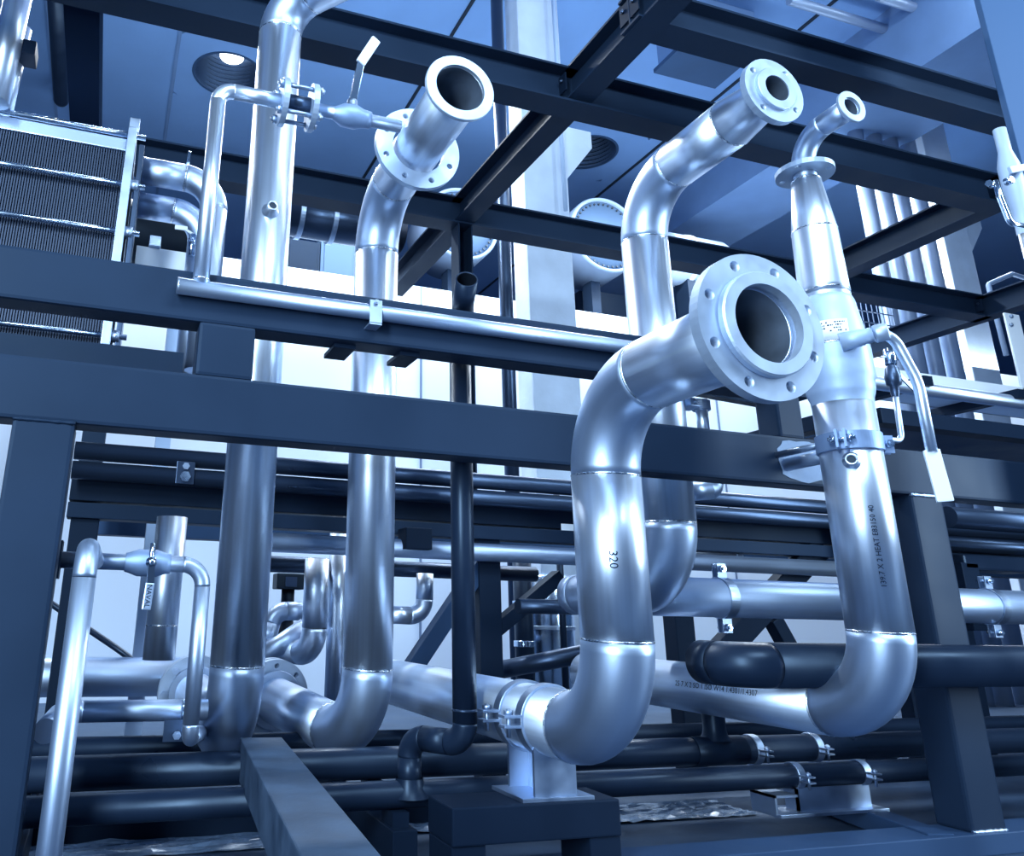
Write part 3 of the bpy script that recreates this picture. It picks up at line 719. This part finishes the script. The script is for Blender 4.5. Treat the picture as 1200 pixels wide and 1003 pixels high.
# loose plates / sheeting on the floor
def crumple(cx, cy, w, d, label):
    mb = MB(); n = 16; g = [[mb.bm.verts.new((cx + w * (i / n - .5) + random.uniform(-.01, .01), cy + d * (j / n - .5), .002 + abs(random.gauss(0, .004)))) for j in range(n + 1)] for i in range(n + 1)]
    for i in range(n):
        for j in range(n): mb.face([g[i][j], g[i + 1][j], g[i + 1][j + 1], g[i][j + 1]])
    return tag(mb.build('plastic_sheet', glassm), label, 'sheet')
p = atZ(200, 988, .01); crumple(p.x, p.y, .8, .14, 'crumpled plastic sheet on the floor at bottom left')
p = atZ(505, 972, .01); crumple(p.x, p.y + .1, .35, .2, 'crumpled plastic sheet on the floor left of the dark bench')
p = atZ(770, 965, .01); crumple(p.x + .15, p.y + .15, .5, .2, 'crumpled plastic scraps on the floor right of the dark bench')

# ================================================================== H1 and H2 horizontals
zh1 = at(890, 702, Y_H1).z; rh1 = .062
h1_ = thing('steel_pipe', (X3, Y_H1, zh1), 'thick horizontal stainless pipe behind the right hand pipe, hung in a split clamp', 'pipe')
xl1 = at(700, 700, Y_H1).x
run(h1_, [(xl1 + .0, Y_H1 + .14, zh1), (xl1 + .0, Y_H1, zh1), (4.8, Y_H1, zh1)], .09, rh1, satin, satin, None, 48, welds=False)
def split_clamp(px, label):
    x = at(px, 700, Y_H1).x; c = thing('split_clamp', (x, Y_H1, zh1), label, 'clamp', 'split clamps on the thick horizontal pipe')
    MB().ring((x, Y_H1, zh1), (1, 0, 0), rh1 + .005, rh1 + .0005, .036, 48, .001).build('band', galv, c)
    for s in (-1, 1):
        z0 = zh1 + s * (rh1 + .003)
        MB().box((x - .018, Y_H1 - .013, min(z0, z0 + s * .045)), (x + .018, Y_H1 - .008, max(z0, z0 + s * .045))).box((x - .018, Y_H1 + .008, min(z0, z0 + s * .045)), (x + .018, Y_H1 + .013, max(z0, z0 + s * .045))).build('clamp_ear', galv, c)
        MB().hexnut((x, Y_H1 - .013, z0 + s * .028), (0, -1, 0), .012, .011).cyl((x, Y_H1 - .03, z0 + s * .028), (x, Y_H1 + .03, z0 + s * .028), .006, None, 12).build('bolt', bright, c)
split_clamp(846, 'split clamp on the thick horizontal pipe left of the right hand pipe')
split_clamp(1158, 'split clamp on the thick horizontal pipe right of the navy right post')
Y_H2 = YF - .062; rh2 = .052; zh2 = (at(940, 770, Y_H2).z + at(1150, 789, Y_H2).z) / 2
h2_ = thing('dark_pipe', (2.2, Y_H2, zh2), 'thick dark pipe passing in front of the right post behind the big elbow', 'pipe')
xl2 = at(862, 775, Y_H2).x
run(h2_, [(xl2 + .02, Y_H2 + .14, zh2), (xl2 + .02, Y_H2, zh2), (4.6, Y_H2, zh2)], .075, rh2, blackp, blackp, None, 48, welds=False)

# ================================================================== MIDDLE RACK (behind the frame)
YR = 2.85
rk_ = thing('rear_rack', (1, YR, 0), 'dark rack of rails, posts and diagonal braces behind the pipes', 'steel frame')
def rbeam(px, pt, pb, Y, m, x0=-.5, x1=6.5, dp=.08, nm='rail'):
    z1 = at(px, pt, Y).z; z0 = at(px, pb, Y).z
    MB().box((x0, Y, z0), (x1, Y + dp, z1), .003).build(nm, m, rk_); return z0, z1
rx0 = at(80, 590, YR).x
rbeam(500, 588, 610, YR, navyd, rx0)
zb0, _ = rbeam(500, 612, 628, YR - .02, navy, rx0)
rbeam(200, 606, 630, YR + .64, midb, rx0)
for px in (88, 575, 800, 1012, 1125):
    x = at(px, 700, YR).x; MB().box((x - .045, YR, 0), (x + .045, YR + .08, zb0), .003).build('post', navyd, rk_)
def brace(a, b, w=.07, m=navyd):
    MB().bar(at(*a, YR + .04), at(*b, YR + .04), w, .06, .003, up=(0, 1, 0)).build('brace', m, rk_)
brace((960, 640), (835, 775), .10); brace((578, 640), (475, 795), .06, midb); brace((655, 675), (575, 742), .05); brace((930, 770), (905, 725), .06)
# rack pipes
mg = 'horizontal pipes on the rear rack'
def rpipe(px, pc, Y, rad, m, label, x0=-.4, x1=6.5): return thing_x('rack_pipe', x0, x1, Y, at(px, pc, Y).z, rad, m, label, mg)
rpipe(500, 559, YR - .06, .030, darkp, 'topmost slim pipe on the rear rack', rx0)
rpipe(500, 579, YR - .07, .030, darkp, 'second pipe from the top on the rear rack', rx0)
rpipe(500, 644, YR - .05, .033, satin, 'lighter stainless pipe below the rear rack rails', at(318, 635, YR - .05).x, at(1010, 650, YR).x)
rpipe(500, 668, YR + .22, .030, darkp, 'dull pipe under the lighter rack pipe', at(300, 660, YR).x, at(660, 670, YR).x)
rpipe(600, 710, YR - .1, .026, darkp, 'thin dull pipe left of the upright flanged pipe', at(592, 710, YR).x, at(700, 710, YR).x)
# pipe rising to right behind P4 lower part
a, b = at(560, 790, 3.1), at(700, 763, 2.75)
simple_pipe('dark_pipe', [a, b], .033, darkp, 'dark pipe rising to the right behind the low clamped pipe')
# pipe clamp bolts on rack pipe
c = at(217, 555, YR - .1)
kc = thing('pipe_clamp', c, 'small bolted clamp on the second rack pipe at left', 'clamp')
MB().box((c.x - .03, YR - .105, c.z - .035), (c.x + .03, YR - .098, c.z + .04), .002).build('clamp_plate', darkp, kc)
hexbolt(kc, (c.x, YR - .105, c.z - .012), (0, -1, 0), .018, .03, m=bright); hexbolt(kc, (c.x, YR - .105, c.z + .024), (0, -1, 0), .012, .03)
c = at(490, 630, YR - .12); tag(MB().box((c.x - .045, c.y, c.z - .04), (c.x + .055, c.y + .09, c.z + .035), .003).build('junction_box', navyd), 'small dark square box on the rack right of the second upright pipe', 'box')
# vertical pipes in the middle distance
def vpipe(px, py, Y, rad, z0, z1, m, label): 
    p = at(px, py, Y); return simple_pipe('upright_pipe', [(p.x, Y, z0), (p.x, Y, z1)], rad, m, label, seg=32)
t_ = thing('steel_pipe', at(195, 700, 2.6), 'stainless upright pipe behind the lever valve at left, bent back at its foot', 'pipe')
Yq = 2.55; xq_ = at(193, 700, Yq).x; zq = zat(795, xq_, Yq)
run(t_, [(xq_, Yq, at(200, 606, Yq).z), (xq_, Yq, zq + .05)], .05, .046, steel, satin, None, 32)
weld(t_, (xq_, Yq, zat(733, xq_, Yq)), (0, 0, 1), .046)
zl = at(140, 793, 3.3).z
tl = thing('steel_pipe', at(140, 793, 3.3), 'dull horizontal pipe running left from the bolted flange near the floor', 'pipe')
xl_ = at(60, 790, 3.3).x; xr_ = at(218, 795, 3.3).x
run(tl, [(xl_ - .5, 3.3, zl), (xr_, 3.3, zl)], .1, .068, satin, satin, None, 36)
MB().lathe((xr_ - .08, 3.3 - .062, zl + .0), (0, -1, .1), [(0, .015), (.015, .015), (.02, 0)], 16).build('plug', bright, tl)
Yg = 3.0
def hook(pts, rad, R, label, m=satin, name='bent_pipe'):
    t = thing(name, pts[0], label, 'pipe'); run(t, pts, R, rad, m, m, None, 32, welds=False); return t
xg = at(370, 700, Yg).x
hook([(xg, Yg, at(370, 655, Yg).z), (xg, Yg, at(370, 765, Yg).z), (xg - .12, Yg + .35, at(370, 765, Yg).z)], .046, .085, 'stainless pipe bending back at its foot between the two tall left pipes', steel)
vpipe(394, 720, 3.05, .034, .15, at(394, 612, 3.05).z, steel, 'slim stainless upright pipe just left of the second tall pipe')
hook([at(310, 760, 3.3), at(322, 716, 3.3), at(362, 716, 3.3)], .036, .06, 'dull pipe arching between the two tall left pipes')
simple_pipe('bent_pipe', [at(300, 775, 3.12), at(358, 735, 3.12)], .036, satin, 'dull slanting pipe behind the tall left pipe near the floor')
hook([at(455, 720, 3.0), at(497, 722, 3.0), at(498, 672, 3.0)], .033, .06, 'small stainless elbow right of the second tall pipe', steel)
# black actuator
c = at(338, 685, 3.5)
ac = thing('valve_actuator', c, 'small black valve actuator between the two tall left pipes', 'actuator')
MB().box((c.x - .06, 3.45, c.z - .02), (c.x + .06, 3.55, c.z + .045), .006).build('housing', blackm, ac)
MB().cyl((c.x, 3.5, c.z - .14), (c.x, 3.5, c.z - .01), .028, None, 20).lathe((c.x, 3.5, c.z - .30), (0, 0, 1), [(0, .03), (.03, .07), (.10, .07), (.13, .03), (.16, .028)], 24).build('stem', blackm, ac)
MB().box((c.x - .025, 3.446, c.z - .01), (c.x + .025, 3.451, c.z + .03)).build('faceplate', darkp, ac)
# elbow stub, right, behind frame
hook([at(790, 655, 3.0), at(866, 652, 3.0), V(at(866, 652, 3.0)) + V((0, .25, .0)), ], .04, .05, 'pale short elbow pipe between the right rack rails', steel)
hook([at(800, 577, 2.1), at(836, 575, 2.1), at(838, 555, 2.1)], .028, .03, 'small dull elbow tucked under the lower rail right of the big pipe')
# white drum + black filter bottle below
c = at(640, 750, 4.2)
dr = thing('steel_drum', (c.x, 4.2, 0), 'shiny steel drum seen low behind the clamped pipe', 'drum')
MB().lathe((c.x, 4.2, 0), (0, 0, 1), [(0, 0), (0, .16), (.75, .16), (.78, .14), (.80, 0)], 40).build('body', bright, dr)
MB().ring((c.x, 4.2, .5), (0, 0, 1), .164, .159, .02).build('hoop', galv, dr)
c = at(614, 735, 4.0)
fb = thing('filter_housing', (c.x, 4.0, 0), 'dark slim filter housing left of the steel drum', 'filter')
MB().lathe((c.x, 4.0, 0), (0, 0, 1), [(0, 0), (0, .05), (1.0, .05), (1.0, 0)], 28).build('body', blackp, fb)
for pz in (.42, .62): MB().ring((c.x, 4.0, pz), (0, 0, 1), .056, .049, .03).build('band', bright, fb)
simple_pipe('support_rod', [(at(660, 740, 3.9).x, 3.9, 0), (at(660, 740, 3.9).x, 3.9, 1.2)], .018, blackp, 'thin dark rod standing right of the steel drum', 'rod')
# hose on the floor at the left
pA, pB, pC = at(100, 735, 4.0), at(155, 772, 4.0), at(175, 790, 3.9)
simple_pipe('hose', [pA + V((-.4, 0, .25)), pA, pB, pC], .014, blackp, 'thin black hose sagging in front of the pale panel at left', 'hose', R=.3)

# ================================================================== LEFT: plate heat exchanger
YE = 3.0
zt_, zb2 = at(60, 146, YE).z, at(60, 401, YE).z
xe1 = at(138, 250, YE).x
hx_ = thing('plate_heat_exchanger', (xe1 - .6, YE + .2, 0), 'plate heat exchanger with ribbed pack and tie rods at the left edge', 'heat exchanger')
mb = MB(); n = 100; xa_ = xe1 - .95
for i in range(n):
    x = xa_ + (xe1 - xa_) * i / n; w = (xe1 - xa_) / n
    mb.box((x, YE + .012, zb2), (x + w * .55, YE + .4, zt_ - .05))
    mb.box((x + w * .55, YE + .03, zb2), (x + w, YE + .4, zt_ - .06))
mb.build('plate_pack', platem, hx_)
MB().box((xa_, YE, zt_ - .055), (xe1, YE + .4, zt_), .004).build('top_cover', satin, hx_)
MB().box((xe1, YE - .05, zb2), (xe1 + .035, YE + .5, zt_ + .03), .004).build('end_plate', galv, hx_)
MB().box((xe1 + .05, YE - .03, zb2), (xe1 + .07, YE + .45, zt_ - .03), .004).build('backing_plate', darkp, hx_)
for py in (205, 262, 388):
    z = at(60, py, YE).z
    MB().cyl((xa_, YE - .025, z), (xe1 + .09, YE - .025, z), .011, None, 16).build('tie_rod', bright, hx_)
    MB().hexnut((xe1 + .035, YE - .025, z), (1, 0, 0), .024, .028).build('nut', galv, hx_)
MB().cyl((xa_, YE - .01, zt_ + .012), (xe1 + .07, YE - .01, zt_ + .012), .012, None, 16).build('carrying_bar', bright, hx_)
MB().box((xe1 - .0, YE - .03, zt_ + .02), (xe1 + .04, YE + .03, zt_ + .085), .004).build('lifting_lug', galv, hx_)
MB().box((xa_ - .2, YE - .06, zb2 - .10), (at(214, 418, YE).x, YE + .34, zb2 - .002)).build('bottom_bar', navy, hx_)
for xx in (xa_ - .1, xe1 + .018):
    MB().box((xx - .04, YE + .02, 0), (xx + .04, YE + .2, zb2 - .09)).build('foot', navy, hx_)
zz1 = at(185, 203, YE + .1).z; zz2 = at(185, 240, YE + .25).z
xx1 = at(250, 250, YE + .1).x; xx2 = at(237, 270, YE + .25).x
run(hx_, [(xe1 + .06, YE + .1, zz1), (xx1, YE + .1, zz1), (xx1, YE + .1, zb2 - .02)], .13, .057, satin, satin, None, 36)
run(hx_, [(xe1 + .06, YE + .28, zz2), (xx2, YE + .28, zz2), (xx2, YE + .28, zb2 - .02)], .13, .057, satin, satin, None, 36)
MB().bar((xe1 + .25, YE + .09, zz1 + .055), (xe1 + .25, YE + .05, zz1 + .10), .012, .012).build('test_plug', bright, hx_)
# ledge with small valve in front
zl_ = at(190, 296, 3.4).z; x0_, x1_ = at(160, 290, 3.4).x, at(245, 300, 3.4).x
lg = thing('steel_trough', ((x0_ + x1_) / 2, 3.4, zl_), 'pale steel ledge with a clamp beneath the twin exchanger pipes', 'ledge')
MB().box((x0_, 3.36, zl_ - .10), (x1_, 3.46, zl_), .003).build('ledge_plate', whitep, lg)
MB().box((x0_ + .05, 3.34, zl_), (x0_ + .10, 3.40, zl_ + .05), .003).build('lug', bright, lg)
MB().box((at(193, 500, 3.4).x - .03, 3.40, 0), (at(193, 500, 3.4).x + .03, 3.46, zl_ - .1)).build('leg', lightp, lg)
c = at(205, 266, 3.2)
vh = thing('valve_lever', c, 'small white valve lever in front of the twin exchanger pipes', 'valve')
MB().bar(c, at(220, 268, 3.2), .02, .006, .002, up=(0, -1, 0)).bar(at(216, 268, 3.2), at(227, 275, 3.2), .01, .005, up=(0, -1, 0)).build('lever', whitep, vh)
MB().cyl(at(226, 275, 3.2), at(224, 300, 3.2), .014, None, 14).build('stem', bright, vh)
c = at(178, 278, 4.4); tag(MB().lathe((c.x - .35, 4.4, c.z), (1, 0, 0), [(0, 0), (0, .16), (.05, .2), (.55, .2), (.6, .16), (.6, 0)], 32).build('motor', blackm), 'black motor behind the twin exchanger pipes at left', 'motor')
# pipes at far top left
for px, py, px2, py2, rr_, lab in ((14, 30, -6, 120, .05, 'thick bright slanting pipe at the top left corner'), (18, 70, 4, 130, .035, 'thinner bright pipe beside it above the heat exchanger')):
    simple_pipe('riser_pipe', [at(px + (px - px2) * .6, py - (py2 - py) * .6, 2.9 if rr_ > .04 else 3.0), at(px2, py2, 2.9 if rr_ > .04 else 3.0)], rr_, steel, lab)
c = at(27, 62, 2.95); tag(MB().box((c.x - .045, 2.90, c.z - .03), (c.x + .05, 3.0, c.z + .03), .003).build('pipe_bracket', navyd), 'dark boxy bracket on the slanting pipes at top left', 'bracket')
# big dull duct behind P1
zq1 = at(380, 258, 4.3).z
dd = thing('banded_duct', at(380, 258, 4.3), 'dull horizontal duct with raised bands behind the tall left pipe', 'duct')
xd0, xd1 = at(325, 255, 4.3).x, at(470, 262, 4.3).x
MB().sweep([(xd0, 4.3, zq1), (xd1, 4.3, zq1)], .13, None, 36).build('duct_body', darkp, dd)
for px in (350, 388): MB().ring((at(px, 258, 4.3).x, 4.3, zq1), (1, 0, 0), .145, .125, .03).build('band', galv, dd)
# dark cabinets standing before the partition
for px0, px1, py, Y, lab, m_ in ((336, 376, 278, 6.3, 'dark cabinet beyond the white partition behind the tall left pipe', navyd), (377, 418, 274, 6.3, 'pale cabinet beyond the white partition between the two tall left pipes', discm),
                             (682, 742, 338, 6.9, 'dark cabinet right of the pale concrete column', navyd)):
    a, b = at(px0, py, Y), at(px1, py, Y); k = thing('cabinet', ((a.x + b.x) / 2, Y, 0), lab, 'cabinet')
    MB().box((a.x, Y, .0), (b.x, Y + .3, a.z), .01).build('casing', m_, k)
    MB().box((a.x + .03, Y - .012, .15), (b.x - .03, Y, a.z - .06), .005).build('door', m_, k)
# round bolted covers
def cover(px, py, Y, R, label):
    c = at(px, py, Y); t = thing('round_cover', c, label, 'tank end', 'round bolted tank ends')
    MB().lathe(c, (0, 1, 0), [(-.0, R * .93), (-.05, R * .94), (-.055, R), (-.03, R * 1.03), (.45, R * 1.03), (.45, 0)], 64).build('drum_shell', mat('shell_paint', (.16, .23, .36), .5), t)
    MB().lathe(c, (0, 1, 0), [(-.02, 0), (-.02, R * .95), (.02, R * .95)], 64).build('end_disc', discm, t)
    mb = MB()
    for k in range(40):
        a = 2 * PI * k / 40; mb.hexnut((c.x + R * .86 * math.cos(a), Y - .02, c.z + R * .86 * math.sin(a)), (0, -1, 0), .011, .012)
    mb.build('bolt_ring', blackm, t)
    MB().box((c.x - .05, Y + .2, 0), (c.x + .05, Y + .35, c.z - R)).build('stand', navy, t)
    return t
t = cover(708, 277, 6.1, .39, 'round pale bolted tank end right of the concrete column')
c = at(708, 277, 6.1); MB().bar((c.x - .30, 6.07, c.z + .02), (c.x - .02, 6.07, c.z - .0), .03, .01, up=(0, -1, 0)).build('handle', navy, t)
cover(540, 264, 6.2, .36, 'round pale bolted tank end left of the concrete column')
c = at(800, 306, 6.4)
tk_ = thing('round_duct', c, 'pale round duct behind the upright pipe with narrowed mouth', 'duct')
MB().sweep([(c.x - .25, 6.4, c.z), (c.x + .40, 6.4, c.z)], .27, None, 48).lathe((c.x + .40, 6.4, c.z), (1, 0, 0), [(0, .27), (.11, .23), (.19, .13), (.22, 0)], 48).build('duct_body', lightp, tk_)
MB().ring((c.x, 6.4, c.z), (1, 0, 0), .28, .265, .05).build('band', whitep, tk_)
MB().box((c.x - .05, 6.3, 0), (c.x + .05, 6.5, c.z - .2)).build('stand', navy, tk_)
# forked clevis beside P3
c = at(805, 350, 1.95)
fk = thing('forked_bracket', c, 'small pale forked fitting standing behind the big flanged pipe', 'fitting')
zA = At
xf = c.x
MB().prism([(-.035, 0), (.035, 0), (.018, .05), (.018, .1), (.028, .16), (.016, .16), (.006, .09), (-.006, .09), (-.010, .16), (-.024, .16), (-.018, .1), (-.018, .05)], (xf, 1.90, zA), (xf, 1.915, zA)).build('fork', bright, fk)
MB().box((xf - .05, YF + .06, zA - .002), (xf + .05, 1.94, zA + .006)).build('foot_plate', galv, fk)

# ================================================================== RIGHT EDGE
# near vertical panel
a = at(1164, 60, 1.55)
pn = tag(MB().box((a.x, 1.55, 0), (a.x + .35, 1.57, 3.2), .003).build('steel_upright', mat('upright_paint', (.035, .075, .16), .7, 0, .15)), 'broad mid blue steel upright cut off by the top right corner', 'post')
# valve at right edge
Yw = 1.44; w0 = at(1187, 215, Yw); 
wv = thing('ball_valve', w0, 'pale ball valve with a bent lever at the right edge', 'valve')
wt = at(1180, 152, Yw)
MB().lathe((w0.x, Yw, zat(275, w0.x, Yw)), (0, 0, 1), [(0, .021), (zat(250, w0.x, Yw) - zat(275, w0.x, Yw), .021), (zat(222, w0.x, Yw) - zat(275, w0.x, Yw), .029), (zat(195, w0.x, Yw) - zat(275, w0.x, Yw), .029), (zat(178, w0.x, Yw) - zat(275, w0.x, Yw), .018), (zat(152, w0.x, Yw) - zat(275, w0.x, Yw), .0175), (zat(152, w0.x, Yw) - zat(275, w0.x, Yw), .012)], 32).build('valve_body', valvem, wv)
zz_ = zat(208, w0.x, Yw)
MB().bar((w0.x - .06, Yw - .035, zz_ - .007), (w0.x + .06, Yw - .035, zz_ + .035), .021, .009, .002, up=(0, -1, 0)).build('strap', valvem, wv)
one([at(1166, 212, Yw - .07), at(1172, 232, Yw - .07), at(1184, 262, Yw - .07), at(1206, 266, Yw - .07)], .02, .0078, None, 20).build('lever', bright, wv)
MB().hexnut(at(1162, 217, Yw - .08), (-1, -.3, 0), .010, .02).hexnut(at(1178, 214, Yw - .06), (0, -1, 0), .011, .02).build('bolt', bright, wv)
MB().cyl((w0.x, Yw, 0), (w0.x, Yw, zat(275, w0.x, Yw) + .01), .018, None, 28).build('pipe_section', steel, wv)
# white bracket with bolts on the lower roof beam
a = at(1177, 366, 3.0); b = at(1196, 430, 3.0)
wb = thing('bolted_bracket', a, 'pale upright bracket with two bolts at the right edge', 'bracket')
MB().box((a.x, 3.0, b.z - .15), (a.x + .12, 3.012, a.z), .003).build('angle_plate', whitep, wb)
for py in (363 + 8, 375 + 6): hexbolt(wb, at(1184, py, 3.0), (0, -1, 0), .012, .01)
# right side tray + pipes
Yt = 3.0
tr = thing('cable_tray', at(1120, 450, Yt), 'long bright tray on dark brackets behind the lever at right', 'tray')
zt0 = at(1100, 440, Yt).z; zt1 = at(1100, 455, Yt).z
xt0, xt1 = at(1020, 440, Yt).x, 7.5
MB().box((xt0, Yt, zt1), (xt1, Yt + .012, zt0), .002).box((xt0, Yt, zt1), (xt1, Yt + .3, zt1 + .006)).box((xt0, Yt + .29, zt1), (xt1, Yt + .30, zt0 + .03)).build('tray_body', whitep, tr)
for px in (1060, 1165):
    x = at(px, 470, Yt).x; MB().box((x - .03, Yt - .15, zt1 - .05), (x + .03, Yt + .35, zt1), .002).build('bracket', navyd, tr)
MB().sweep([(xt0 - .3, Yt - .09, zt1 - .055), (xt1, Yt - .09, zt1 - .055)], .035, None, 32).build('edge_pipe', steel, tr)
rr2 = thing('side_frame', at(1120, 510, 2.6), 'dark frame of two rails and a mid blue plate below the bright tray at right', 'steel frame')
z0 = at(1100, 493, 2.6).z
MB().box((at(1030, 470, 2.6).x, 2.6, z0 - .04), (6.5, 2.68, z0 + .03), .003).build('rail', navyd, rr2)
MB().box((at(1000, 470, 2.6).x, 2.6, z0 - .04), (at(1000, 470, 2.6).x + .08, 4.4, z0 + .03), .003).build('rail', navyd, rr2)
MB().box((at(1030, 470, 2.6).x, 2.68, z0 - .03), (6.5, 4.2, z0 - .01)).build('plate', midb, rr2)
for xx in (at(1010, 470, 2.6).x + .02, 5.2):
    MB().box((xx, 2.62, 0), (xx + .06, 2.68, z0 - .03)).build('post', navyd, rr2)
# rails seen left of stub post (821,470)
MB().bar(at(800, 452, 2.3), at(930, 474, 2.05), .06, .05).build('rail', navyd, rr2)
# small nut cluster under P4 flange
c = at(822, 480, 1.86); nb_ = thing('hose_clamp', c, 'small bolted clamp on a short stub under the big open flange', 'clamp')
MB().cyl((c.x, 1.86, Bt), (c.x, 1.86, c.z + .02), .017, None, 24).build('stub', steel, nb_)
MB().ring((c.x, 1.86, c.z + .012), (0, 0, 1), .026, .016, .03).box((c.x - .06, 1.83, c.z), (c.x - .018, 1.89, c.z + .024), .002).build('clamp_band', galv, nb_)
hexbolt(nb_, (c.x - .04, 1.83, c.z + .012), (0, -1, 0), .010, .02)
MB().box((c.x - .03, YF + .075, Bt - .001), (c.x + .03, 1.9, Bt + .008)).build('foot', navy, nb_)
# lower right dull pipes/plates behind the post
simple_pipe('dark_pipe', [at(1110, 606, 2.5), V((5.2, 2.5, at(1110, 606, 2.5).z))], .045, darkp, 'dull pipe right of the right post below the rail')
rpipe(1160, 640, 2.7, .035, darkp, 'dull rack pipe right of the right post, lower of the pair', at(1030, 640, 2.7).x)
a = at(1150, 660, 2.6); jb = thing('motor_block', a, 'dark blocky motor above the thick pipe right of the right post', 'motor')
MB().box((a.x - .1, 2.6, a.z - .03), (a.x + .35, 2.75, a.z + .035), .01).build('housing', blackp, jb)
MB().box((a.x - .12, 2.6, a.z - .28), (a.x - .02, 2.7, a.z - .0), .004).build('mount', navyd, jb)
# handrail far right
a0, a1, a2, a3 = at(1167, 364, 4.4), at(1158, 333, 4.4), at(1186, 321, 4.4), at(1215, 330, 4.4)
simple_pipe('handrail', [a0 - V((0, 0, .4)), a1, a2, a3], .02, lightp, 'thin pale bent handrail at the right edge', 'rail', R=.04)
# tag on rack
a = at(669, 618, 2.0); tag(MB().box((a.x - .03, 2.0, a.z - .009), (a.x + .02, 2.002, a.z + .009), .0005).build('cable_tag', whitep), 'small white tag peeping out left of the big upright pipe', 'tag')
# fine mesh panel behind lever
a, b = at(1002, 350, 4.6), at(1052, 395, 4.6)
wm = MB()
for k in range(8):
    x = a.x + (b.x - a.x) * k / 7; wm.box((x - .004, 4.6, b.z - .2), (x + .004, 4.606, a.z + .1))
for k in range(7):
    z = b.z - .2 + (a.z + .3 - b.z) * k / 6; wm.box((a.x, 4.6, z - .004), (b.x, 4.606, z + .004))
tag(wm.build('mesh_panel', riserm), 'fine wire mesh panel behind the valve lever', 'mesh panel')

# ================================================================== LIGHT
def area(name, loc, tgt, sx, sy, power, col=(1, 1, 1)):
    l = bpy.data.lights.new(name, 'AREA'); l.shape = 'RECTANGLE'; l.size = sx; l.size_y = sy; l.energy = power; l.color = col
    o = bpy.data.objects.new(name, l); COL.objects.link(o); o.location = loc
    o.rotation_euler = (V(tgt) - V(loc)).to_track_quat('-Z', 'Y').to_euler(); return o
area('hall_window_left', (-1.75, -1.1, 1.95), (.7, 1.9, 1.3), .6, 3.2, 300, (.66, .84, 1))
area('hall_lamp_front', (1.2, -.5, 3.3), (1.2, 1.7, 1.5), 1.8, .6, 90, (.66, .84, 1))
area('hall_window_right', (4.1, .2, 1.95), (1.6, 1.7, 1.25), .5, 3.0, 155, (.66, .84, 1))
area('partition_wash', (3.8, 5.1, 4.6), (3.8, 5.6, .6), 11, .25, 900, (.90, .96, 1))  # added area light that brightens the partition, no fitting modelled
area('ceiling_fill', (3.5, 5.0, 2.75), (3.5, 6.5, 6), 9, .5, 150, (.80, .92, 1))  # added fill light to lift the ceiling, not a fitting of the hall
area('column_fill', (4.0, 2.7, 5.3), (3.6, 4.7, 2.2), 6, .3, 95, (.80, .92, 1))  # unseen fill light added above the view to brighten the concrete columns
W = bpy.data.worlds.new('hall'); SC.world = W; W.use_nodes = True
bg = W.node_tree.nodes['Background']; bg.inputs[0].default_value = (.17, .40, .85, 1); bg.inputs[1].default_value = .28
SC.view_settings.view_transform = 'Standard'; SC.view_settings.look = 'None'; SC.view_settings.gamma = 1; SC.view_settings.exposure = 0
SC.view_settings.use_curve_mapping = False
